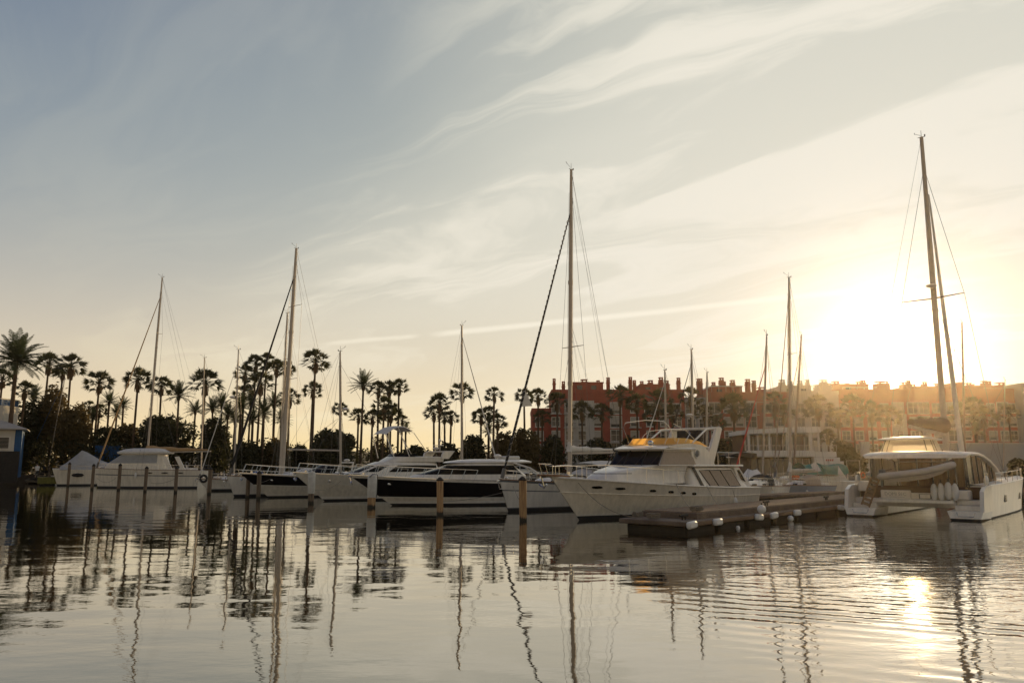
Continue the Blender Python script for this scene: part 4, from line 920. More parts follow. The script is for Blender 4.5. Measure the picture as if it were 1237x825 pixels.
    for i in range(11):
        t = i/10; p = bz.lerp(be, t*.96); h = lerp(.95, .36, t)*(1+.08*math.sin(i*2)); w = lerp(.42, .2, t)
        rr.append([V(p.x, p.y+w*math.sin(2*math.pi*a_/12), p.z+.1+h*.45-h*.5*math.cos(2*math.pi*a_/12)) for a_ in range(12)])
    mb.loft(rr, 'brown', caps=True); mb.build('sail_bag', bo, smooth=60)
    # davits
    for y in (1.0, -1.9):
        mb = MB(); mb.tube([V(1.9, y, 1.5), V(1.5, y, 2.9), V(.9, y, 3.05), V(.25, y, 3.0)], .045, 'chrome', 6); mb.tube([V(.3, y, 3.0), V(.25, y, 2.35)], .012, 'rope', 4); mb.build('davit', root, smooth=50)
    mb = MB(); mb.tube([V(1.5, 1.0, 2.9), V(1.5, -1.9, 2.9)], .03, 'chrome', 5); mb.build('davit_crossbar', root)
    for s in (1, -1):
        mb = MB()
        H = Hull(14.4, 1.75, 1.95, 1.66, rake=.5, transom=.95, flare=.12, yo=s*2.5, full=4, wl=.8)
        pts = [H.edge(lerp(.12, .97, i/14), s, .08, .62)+V(9.5, 0, 0) for i in range(15)]; mb.tube(pts, .014, 'chrome', 5)
        mb.tube([p-V(0, 0, .3) for p in pts], .008, 'wire', 4)
        for i in range(0, 15, 2): mb.tube([pts[i], pts[i]-V(0, 0, .62)], .014, 'chrome', 5)
        mb.build('guard_rail', root)
        mb = MB(); x = 1.5 if s > 0 else 2.2; mb.tube([V(x, s*3.1, 1.6), V(x, s*3.1, 2.3), V(x+.8, s*3.1, 2.3), V(x+.8, s*3.1, 1.6)], .022, 'chrome', 5); mb.ell(V(x+.4, s*3.1, 1.95), .22, .12, .25, 'fender', 8, 6); mb.build('pushpit', root, smooth=50)
    return root
catamaran()
def dinghy():
    # hangs athwartships: own frame, bow to starboard (right in the view)
    o = CF.wor(V(.35, -.35, 2.05)); root = empty('dinghy', o, CF.rz-math.pi/2, 'pale grey inflatable dinghy hanging athwart the catamaran stern, bow raised', 'dinghy'); root.rotation_euler = (0, R(-7), CF.rz-math.pi/2); root.scale = (.87, .87, .87)
    mb = MB(); pts = []
    for y, xs in ((.62, (-1.9, -.5, .7, 1.4)),): pts = [V(x, y, .32+max(0, x-.5)*.12) for x in xs]
    nose = [V(1.85, .42, .50), V(2.05, 0, .56), V(1.85, -.42, .50)]
    mb.tube([V(-2.05, .62, .30)]+pts+nose+[V(p.x, -p.y, p.z) for p in pts[::-1]]+[V(-2.05, -.62, .30)], [.07]+[.20]*4+[.20, .19, .20]+[.20]*4+[.07], 'rubber', 12); mb.build('inflatable_tube', root, smooth=60)
    mb = MB(); rr = []
    for x, w, kz in ((-1.75, .55, -.05), (-.5, .55, -.12), (.6, .5, -.08), (1.4, .32, .12), (1.8, .05, .35)): rr.append([V(x, w, .3), V(x, w*.75, .1 if x < 1 else kz+.1), V(x, 0, kz), V(x, -w*.75, .1 if x < 1 else kz+.1), V(x, -w, .3)])
    mb.loft(rr, 'gel', closed=False); mb.quad(rr[0][0], rr[0][1], rr[0][3], rr[0][4], 'gel'); mb.build('hull', root, smooth=40)
    mb = MB(); mb.tube([V(-1.9, .87, .36), V(0, .87, .36), V(1.2, .85, .44)], .025, 'blackrub', 5); mb.build('rubbing_strake', root)
    mb = MB(); mb.rbox(-2.05, -1.7, -.17, .17, .25, .75, .07, 'stripe'); mb.tube([V(-2.0, 0, .3), V(-2.05, 0, -.3)], .06, 'stripe', 6); mb.tube([V(-1.7, 0, .65), V(-1.3, 0, .7)], .025, 'blackrub', 5); mb.build('outboard_motor', root, smooth=40)
    mb = MB(); mb.rbox(-.3, .05, -.5, .5, .42, .5, .03, 'gel'); mb.build('thwart', root)
dinghy()
for i, (y, z, r_, w) in enumerate([(-.95, 1.33, .17, 'first'), (-1.28, 1.36, .17, 'second'), (-1.62, 1.42, .19, 'third'), (-1.93, 1.36, .17, 'fourth')]):
    mb = MB(); mb.ell(V(0, 0, 0), r_, r_, .46, 'fender', 12, 10); mb.tube([V(0, 0, .42), V(0, 0, .62)], .03, 'blackrub', 6); mb.tube([V(0, 0, -.42), V(0, 0, -.50)], .04, 'blackrub', 6)
    o = mb.build('fender', smooth=50); o.location = CF.wor(V(1.05, y, z)); tag(o, w+' from the left of the four white fenders upright on the catamaran stern', 'fender', 'white fenders on the catamaran stern')
mb = MB()
for s in (.2, -.2): mb.tube([V(0, s, 0), V(1.6, s, 0)], .05, 'teak', 4)
for k in range(7): mb.box(.05+k*.24, .2+k*.24, -.2, .2, -.02, .03, 'dockw')
g = mb.build('boarding_plank'); tag(g, 'weathered brown boarding plank leaning upright on the catamaran port stern', 'gangway'); g.matrix_world = Matrix.Translation(CF.wor(V(.45, 2.35, .55))) @ Matrix.Rotation(CF.rz, 4, 'Z') @ Matrix.Rotation(R(20), 4, 'X') @ Matrix.Rotation(R(-80), 4, 'Y')
# ================================================================ floating dock
DB = W(830, 645); DF = Frame(DB, V(.666, .746, 0))      # x along the dock, away from the photographer; dock extends to port (+y)
def dock():
    root = empty('floating_dock', DF.o, DF.rz, 'low weathered floating dock with raised kerb running beside the big motor yacht', 'dock')
    L, Wd = 26, 3.3
    mb = MB(); mb.rbox(0, L, 0, Wd, .28, .48, .05, 'conc'); mb.build('lower_ledge', root)
    mb = MB(); mb.rbox(1.6, L, .42, Wd-.15, .46, .74, .04, 'conc'); mb.build('raised_walkway', root)
    mb = MB()
    for k in range(80): mb.box(1.7+k*.303, 1.97+k*.303, .5, Wd-.25, .742, .765, 'dockw')
    mb.build('decking', root)
    mb = MB()
    for k in range(9): mb.rbox(.3+k*2.85, 2.75+k*2.85, .18, Wd-.2, -.45, .27, .08, 'dark')
    o = mb.build('float', root); o['kind'] = 'stuff'
    mb = MB(); mb.box(-.02, L, -.06, -.005, .30, .44, 'dockw'); mb.build('rubbing_timber', root)
    for x, y in ((1.0, .7), (9, .65), (17, .65)):
        mb = MB(); z = .48 if x < 2 else .765; mb.tube([V(x-.12, y, z), V(x-.12, y, z+.16)], .04, 'dark', 6); mb.tube([V(x+.12, y, z), V(x+.12, y, z+.16)], .04, 'dark', 6); mb.tube([V(x-.32, y, z+.18), V(x+.32, y, z+.18)], .05, 'dark', 6); mb.build('cleat', root)
dock()
for i, (px, py, w) in enumerate([(836, 634, 'white box fender at the near corner of the floating dock'), (867, 631.5, 'white box fender on the dock edge, next along from the corner one'), (917, 623.5, 'white box fender on the dock edge under the round buoy'), (935, 621, 'white box fender just right of the one under the buoy'), (963, 618.5, 'white box fender on the dock edge before the grey-blue yacht'), (1016, 613, 'white box fender at the far end of the dock by the catamaran')]):
    x, z = DF.py_(px, py, -.15); mb = MB(); mb.rbox(-.34, .34, -.17, .05, -.13, .14, .08, 'fender'); mb.tube([V(-.2, .05, .1), V(-.2, .3, .12)], .012, 'rope', 4); mb.tube([V(.2, .05, .1), V(.2, .3, .12)], .012, 'rope', 4)
    o = mb.build('dock_fender', smooth=40); o.location = DF.wor(V(max(.1, x), -.02-.07, .36)); o.rotation_euler = (0, R(4*(i % 3-1)), DF.rz); tag(o, w, 'fender', 'white box fenders along the floating dock')
for px, py, r_, w, z in ((917.5, 613, .20, 'round white mooring buoy resting on the dock edge', None), (953, 626, .15, 'small white float hanging below the dock edge', 1), (890, 637, .09, 'tiny white float at the waterline of the dock', 1)):
    x, zz = DF.py_(px, py, -.12); mb = MB(); mb.ell(V(0, 0, 0), r_, r_, r_, 'fender', 14, 10); mb.tube([V(0, 0, r_*.9), V(0, 0, r_*1.4)], .03, 'blackrub', 6); o = mb.build('buoy', smooth=60); o.location = DF.wor(V(x, -.14-r_*.4, zz if z else .72)); tag(o, w, 'buoy')
def rope_coil(loc, rr, label, r=.022):
    mb = MB(); rnd = random.Random(len(label)); pts = []
    for i in range(120): a = i*.42; q = rr*(.45+.5*((i*7) % 23)/23); pts.append(V(q*math.cos(a)*1.3, q*math.sin(a), .02+.0016*i+.03*rnd.random()))
    mb.tube(pts, r, 'rope', 5); o = mb.build('rope_coil', smooth=60); o.location = loc; tag(o, label, 'rope')
rope_coil(DF.wor(V(.55, 1.9, .49)), .26, 'pale coil of rope heaped on the dock ledge')
rope_coil(DF.wor(V(.9, 2.9, .49)), .2, 'dark coil of mooring rope at the dock end by the yacht bow')
rope_coil(DF.wor(V(2.2, .75, .765)), .24, 'dark heap of rope near the dock corner above the box fender', .03)
def second_dock(a, b, w, z, label):
    A, B = a, b; fr = Frame(A, B-A); L = (B-A).length; root = empty('timber_dock', fr.o, fr.rz, label, 'dock')
    mb = MB(); mb.rbox(0, L, 0, w, z-.16, z, .03, 'conc'); mb.build('frame', root); mb = MB()
    for k in range(int(L/.3)): mb.box(.02+k*.3, .29+k*.3, .03, w-.03, z+.002, z+.03, 'dockw')
    mb.build('decking', root); mb = MB()
    for k in range(int(L/3)): mb.rbox(.2+k*3, 2.8+k*3, .2, w-.2, -.4, z-.17, .08, 'dark')
    mb.build('float', root)['kind'] = 'stuff'
second_dock(W(905, 611), W(1030, 603.5), 2.0, .62, 'sunlit timber dock in front of the grey-blue yacht')
second_dock(W(1002, 590), W(1062, 588), 2.5, .75, 'timber dock stacked behind the catamaran stern, lower of two')
second_dock(W(1000, 584), W(1075, 583), 2.2, 1.0, 'timber dock below the round bush, higher of two')
# ================================================================ piles
piles = [(75, 561, 579, .16, 0), (20, 560, 578, .17, 0), (33, 557, 580, .22, 0), (58, 562, 583, .16, 0), (82, 558, 587, .17, 0), (111, 560, 591, .17, 0), (143, 559.5, 592, .18, 0), (175, 563, 594, .17, 0), (212, 563, 595, .17, 0), (252.5, 564, 597, .19, 0),
         (299, 574, 601, .17, 0), (312, 568.5, 603, .17, 0), (375.5, 568.5, 608, .21, 1), (448.5, 572.5, 613, .25, 1), (531.5, 576, 622, .19, 0), (632, 575, 629, .19, 0)]
pl = ['short mooring pile by the landing before the hedge', 'mooring pile nearest the blue house', 'thick mooring pile left of the dark dinghy', 'mooring pile right of the dark dinghy', 'dark mooring pile before the tent-covered boat', 'mooring pile between the covered boat and the tan-covered yacht', 'mooring pile before the cabin of the tan-covered yacht', 'mooring pile below the foot of the tan-covered mast', 'mooring pile midway along the tan-covered yacht', 'mooring pile beside the dark tyre near the thick-masted yacht',
      'low dark mooring pile just left of a taller brown one', 'brown mooring pile at the bow of the black-banded yacht', 'mooring pile wearing a pale sleeve before the flybridge yacht', 'mooring pile wearing a pale sleeve and a rope loop, before the black-striped cruiser', 'tan mooring pile with a dark cap amid the black hull stripe', 'nearest orange-brown mooring pile with a cone-shaped dark top']
for (px, yt, yw, r, sl_), lab in zip(piles, pl):
    b = W(px, yw); t = at(px, yt, b.y); h = t.z; rnd = random.Random(px); root = empty('mooring_pile', b, rnd.random()*6, lab, 'mooring pile', 'timber mooring piles in front of the boats'); lean = V(rnd.uniform(-.05, .05), 0, 0)
    mb = MB(); n = 12; rings = []
    for k, z in enumerate([-1.2, 0, h*.35, h*.7, h*.93]):
        rings.append([V(r*(1+.05*math.sin(j*2.1+k))*math.cos(2*math.pi*j/n), r*(1+.05*math.sin(j*1.7+k*2))*math.sin(2*math.pi*j/n), z)+lean*(z/h) for j in range(n)])
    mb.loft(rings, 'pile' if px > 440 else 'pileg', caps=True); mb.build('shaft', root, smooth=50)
    mb = MB(); top = []
    for z, k in ((h*.90, 1.10), (h*.93, 1.12), (h*.985, .45), (h, .15)): top.append([V(r*k*math.cos(2*math.pi*j/n), r*k*math.sin(2*math.pi*j/n), z)+lean*(z/h) for j in range(n)])
    mb.loft(top, 'dark' if not sl_ else 'sleeve', caps=True); mb.build('cap', root, smooth=40)
    if sl_:
        mb = MB(); rings = [[V(r*k*(1+.03*math.sin(j*3+z*5))*math.cos(2*math.pi*j/n), r*k*math.sin(2*math.pi*j/n), z)+lean*(z/h) for j in range(n)] for z, k in ((h*.30, 1.12), (h*.34, 1.2), (h*.6, 1.22), (h*.92, 1.24), (h*.97, .9))]
        mb.loft(rings, 'sleeve', caps=True); mb.build('sleeve', root, smooth=50)
        if px > 440: mb = MB(); mb.tube([V(-.2, -r*1.3, h*.9), V(0, -r*1.36, h*1.0), V(r*1.35, -.1, h*.98), V(r*1.42, 0, h*.5), V(r*1.2, -.1, h*.3)], .025, 'blackrub', 5); mb.build('rope_loop', root, smooth=60)
# tyre on a hull
mb = MB(); mb.tube([V(.32*math.cos(a*math.pi/8), 0, .32*math.sin(a*math.pi/8)) for a in range(17)], .12, 'blackrub', 8, caps=False); o = mb.build('tyre_fender', smooth=60); o.location = at(246, 578, 80); tag(o, 'black tyre hanging as a fender off the end of the tan-covered yacht', 'tyre')
# mooring lines
def line(a, b, sag, label, r=.016):
    mb = MB(); mb.tube(catenary(a, b, sag, 14), r, 'rope', 5); o = mb.build('mooring_line', smooth=60); tag(o, label, 'mooring line')
def ptop(i, f=.8): px, yt, yw, r, s_ = piles[i]; b = W(px, yw); return V(b.x, b.y-r, at(px, yt, b.y).z*f)
line(bfr.wor(bH.pt(.93, ('r', .9), 1)), DF.wor(V(.9, 2.6, .55)), .5, 'slack line curving from the big yacht bow to the dock end')
line(bfr.wor(V(1.0, 2.3, 1.75)), DF.wor(V(2.6, 1.2, .78)), .12, 'taut line from the big yacht side deck down to the dock')
line(bfr.wor(V(-1.8, 2.4, 1.6)), DF.wor(V(5.2, 1.2, .78)), .08, 'line from the yacht side below its diagonal black panel to the dock')
line(fc.wor(Hc.pt(.12, ('r', .95), 1)), ptop(14, .35), .25, 'pale line from the black-striped cruiser quarter to the tan pile')
line(W(617, 617)+V(0.1, 0, 1.6), ptop(15, .35), .15, 'line from the tall-masted yacht bow to the nearest pile')
line(fbm.wor(Hb.pt(.80, ('r', .75), 1)), ptop(12, .45), .35, 'line sagging from the flybridge yacht hull to the sleeved pile')
line(fa.wor(Ha.pt(.86, ('r', .8), 1)), ptop(11, .6), .1, 'line from the black-banded yacht to the brown pile')
line(at(117, 577, 88), at(140, 577, 88), .5, 'line drooping between the first two piles of the tan-covered yacht')
line(at(182, 583, 86), at(215, 576, 84), .3, 'line drooping along the middle of the tan-covered yacht', .02)
# dark inflatable near the blue house
def small_dinghy(px, py, rz, label, m, L=3.2, name='dinghy', motor=True):
    root = empty(name, W(px, py), rz, label, 'dinghy'); mb = MB(); k = L/4
    mb.tube([V(-1.9*k, .62*k, .28), V(.7*k, .62*k, .32), V(1.6*k, .4*k, .42), V(1.9*k, 0, .46), V(1.6*k, -.4*k, .42), V(.7*k, -.62*k, .32), V(-1.9*k, -.62*k, .28)], .22*k, m, 10); mb.build('inflatable_tube', root, smooth=60)
    mb = MB(); mb.rbox(-1.6*k, 1.2*k, -.5*k, .5*k, .02, .22, .05, 'dark'); mb.build('floor', root)
    if motor: mb = MB(); mb.rbox(-2.0*k, -1.65*k, -.15, .15, .35, .8, .06, 'blackrub'); mb.tube([V(-1.85*k, 0, .5), V(-1.9*k, 0, -.3)], .06, 'blackrub', 6); mb.build('outboard_motor', root, smooth=40)
small_dinghy(46, 584, 2.6, 'black inflatable dinghy moored between two piles near the blue house', 'black', 5.0)
# bulky white tender and stern gear behind the big yacht
def sport_boat():
    aft = V(.62, .78, 0); bw = W(893, 602); L = 7.5; fr = Frame(bw+aft*(L/2-.5), -aft); root = empty('motor_boat', fr.o, fr.rz, 'white motor boat with pale rolled covers just beyond the big yacht stern', 'motor boat')
    H = Hull(L, 2.7, 1.3, 1.15, rake=.6, flare=.2); H.build(root, bands('gel')); mb = MB()
    rr = [[V(x, w*math.cos(math.pi*j/8), 1.2+h*math.sin(math.pi*j/8)*(1+.12*math.sin(j*3+i*2))) for j in range(9)] for i, (x, w, h) in enumerate([(3.2, .3, .15), (2.4, .8, .5), (1.2, 1.1, .75), (.2, 1.1, 1.15), (-.8, 1.2, .85), (-2.2, 1.2, .6), (-3.3, 1.0, .2)])]
    mb.loft(rr, 'white', closed=False); mb.build('boat_cover', root, smooth=60)
sport_boat()
# green awnings over the decks behind the dock
def awning_boat():
    bw = W(948, 596); aft = V(.95, .3, 0).normalized(); L = 9.0; fr = Frame(bw+aft*(L/2-.6), -aft); root = empty('sailing_boat', fr.o, fr.rz, 'cluttered cruising boat with green cloth awnings before the clubhouse', 'sailing boat')
    H = Hull(L, 2.9, 1.3, 1.1, rake=.8, flare=.2); H.build(root, bands('gel2')); H.rail(root, 0, .95, h=.6, k=8)
    rr = [ring(1.15, -2.6, 2.6, 1.0, .6, .6), ring(1.6, -2.5, 2.2, .95, .5, .6)]; cabin(root, rr, 'white')
    for x0, x1, m_ in ((2.2, .4, 'green'), (.2, -2.6, 'green')):
        mb = MB(); g = []
        for i in range(9):
            t = i/8; x = lerp(x0, x1, t); g.append([V(x, 1.2*math.cos(math.pi*j/10), 1.9+.95*math.sin(math.pi*j/10)**.8-.18*math.sin(math.pi*t)-.05*math.sin(i*2+j)) for j in range(11)])
        mb.loft(g, m_, closed=False); mb.build('awning', root, smooth=60)
    mb = MB(); mb.add([V(-1.2, 1.25, 1.2), V(-2.4, 1.3, 1.2), V(-1.5, 1.1, 2.6)], [(0, 1, 2)], 'white'); mb.build('folded_sail', root); mb = MB(); mb.add([V(1.3, 1.2, 2.0), V(.6, 1.3, 2.1), V(.9, .9, 3.0), V(1.5, .9, 2.7)], [(0, 1, 2, 3)], 'white'); mb.build('hung_towel', root)
    mb = MB(); mb.tube([V(-4.2, .9, 1.2), V(-4.2, .9, 3.1), V(-4.2, -.9, 3.1), V(-4.2, -.9, 1.2)], .04, 'alu', 5); mb.build('stern_arch', root)
    mb = MB(); mb.tube([V(-4.3+.25*math.cos(a*math.pi/6), 1.15, 1.7+.25*math.sin(a*math.pi/6)) for a in range(13)], .06, 'orange', 6); mb.build('lifebuoy', root, smooth=60)
    mb = MB(); mb.rbox(2.9, 3.5, .2, 1.1, 1.3, 1.7, .08, 'orange'); mb.build('deck_bag', root)
awning_boat()
# ================================================================ palms
def fan_crown(seed, n=34):
    rnd = random.Random(seed); mb = MB()
    for i in range(n):
        az = i*2.39996+rnd.uniform(-.25, .25); el = R(lerp(88, -34, (i/n)**.88)+rnd.uniform(-8, 8))
        d = V(math.cos(az)*math.cos(el), math.sin(az)*math.cos(el), math.sin(el)); pl_ = rnd.uniform(.46, .64)
        tip = d*pl_ - V(0, 0, .05); s = d.cross(V(0, 0, 1)).normalized(); up = s.cross(d).normalized(); ro = R(rnd.uniform(-60, 60)); s, up = s*math.cos(ro)+up*math.sin(ro), up*math.cos(ro)-s*math.sin(ro)
        mb.tube([V(0, 0, 0), d*pl_*.5+V(0, 0, .02), tip], [.024, .016, .011], 'frond', 3, caps=False)
        k = 12; bl = rnd.uniform(.40, .50)
        for j in range(k):
            a = R(lerp(-62, 62, j/(k-1))+rnd.uniform(-3, 3)); L_ = bl*(1-.18*abs(math.sin(a)))*rnd.uniform(.82, 1.12)
            q = d*math.cos(a)+s*math.sin(a)+up*rnd.uniform(-.08, .14); q.normalize()
            wv = q.cross(up).normalized()*.030
            m_ = tip+q*L_*.55-V(0, 0, .01); e = tip+q*L_-V(0, 0, .02+.07*rnd.random())
            mb.add([tip-wv*.5, tip+wv*.5, m_+wv*1.1, e, m_-wv*1.1], [(0, 1, 2, 4), (4, 2, 3)], 'frond')
    return mb
def skirt(seed):
    rnd = random.Random(seed); mb = MB()
    for i in range(60):
        az = rnd.uniform(0, 6.28); z = -rnd.uniform(.05, .38); r = rnd.uniform(.05, .17); a = V(math.cos(az)*r, math.sin(az)*r, z); e = V(math.cos(az)*r*1.3, math.sin(az)*r*1.3, z-rnd.uniform(.25, .45)); w = V(-math.sin(az), math.cos(az), 0)*.045
        mb.add([a-w, a+w, e+w*.6, e-w*.6], [(0, 1, 2, 3)], 'dead')
    return mb
def feather_crown(seed, n=34, droop=.55):
    rnd = random.Random(seed); mb = MB()
    for i in range(n):
        az = i*2.39996+rnd.uniform(-.2, .2); el = R(lerp(80, -20, (i/n)**.9)+rnd.uniform(-6, 6)); L_ = rnd.uniform(.95, 1.12); d0 = V(math.cos(az)*math.cos(el), math.sin(az)*math.cos(el), math.sin(el))
        pts = []; p = V(0, 0, 0); d = d0.copy()
        for k in range(9): pts.append(p.copy()); p = p+d*(L_/8); d = (d-V(0, 0, droop*.17*(k/5+.3))).normalized()
        mb.tube(pts, [.018-.0018*k for k in range(9)], 'frond2', 3, caps=False)
        s = d0.cross(V(0, 0, 1)).normalized()
        for k in range(26):
            t = .15+.85*k/25; f = t*8*.999; a = int(f); q = pts[a].lerp(pts[min(8, a+1)], f-a); tan = (pts[min(8, a+1)]-pts[a]).normalized() if a < 8 else d
            ll = .22*math.sin(math.pi*min(1, .18+t*.80))**.6*rnd.uniform(.85, 1.1)
            for sg in (1, -1):
                dd = (s*sg*.8+tan*.65+V(0, 0, -.18+rnd.uniform(-.12, .12))).normalized(); w = tan*.014
                e = q+dd*ll; m_ = q+dd*ll*.5+V(0, 0, .01); mb.add([q-w*.6, q+w*.6, m_+w, e, m_-w], [(0, 1, 2, 4), (4, 2, 3)], 'frond2')
    return mb
def trunk_mb(seed):
    rnd = random.Random(seed); mb = MB(); rings = []; a = rnd.uniform(-.012, .012); b = rnd.uniform(-.008, .008)
    for k in range(15):
        z = k/14; r = lerp(1.35, .82, z**.5)+(.25*(1-z)**8)+(.18 if z > .95 else 0)+.05*(k % 2); rings.append([V(r*math.cos(j*math.pi/4), r*math.sin(j*math.pi/4), z) for j in range(8)])
    mb.loft(rings, 'trunk', caps=True); return mb
PROTO = {}
def proto_mesh(key, fn):
    if key not in PROTO:
        o = fn().build(key.split('-')[0], smooth=(50 if 'trunk' in key else False)); PROTO[key] = o.data; bpy.data.objects.remove(o)
    return PROTO[key]
def palm(px, py, rpx, D, kind, label, seed, tr=None, base_px=None):
    c = at(px, py, D); s = rpx*c.y/F*(1.24 if kind == 'f' else 1.10); g = V((at(base_px, py, D).x if base_px else c.x), D, LZ); H = c.z-LZ
    root = empty('palm_tree', g, 0, label, 'palm tree', 'palm trees along the quay')
    tr = tr or (.175 if kind != 'd' else .30)
    def ch(name, me, scale, loc=(0, 0, 0), rot=(0, 0, 0)):
        o = bpy.data.objects.new(name, me); COL.objects.link(o); o.parent = root; o.location = loc; o.scale = scale; o.rotation_euler = rot; return o
    lean = math.atan2(c.x-g.x, H)
    ch('trunk', proto_mesh('trunk-%d' % (seed % 3), lambda: trunk_mb(seed % 3)), (tr, tr, H), rot=(0, lean, 0))
    cl = (c.x-g.x, 0, H)
    if kind == 'f':
        ch('crown', proto_mesh('crown-f%d' % (seed % 4), lambda: fan_crown(seed % 4+3)), (s, s, s*.95), cl, (0, 0, seed*1.3)); ch('dead_fronds', proto_mesh('dead_fronds-%d' % (seed % 2), lambda: skirt(seed % 2)), (s, s, s), cl)
    else:
        ch('crown', proto_mesh('crown-%s%d' % (kind, seed % 3), lambda: feather_crown(seed % 3+11, 60 if kind == 'd' else 36, .78 if kind == 'd' else .5)), (s, s, s), cl, (0, 0, seed*1.7))
        if kind == 'p':
            def knob():
                m = MB(); m.ell((0, 0, -.12), .13, .13, .24, 'trunk', 8, 6); return m
            ch('trunk_crest', proto_mesh('trunk_crest-1', knob), (s, s, s), cl)
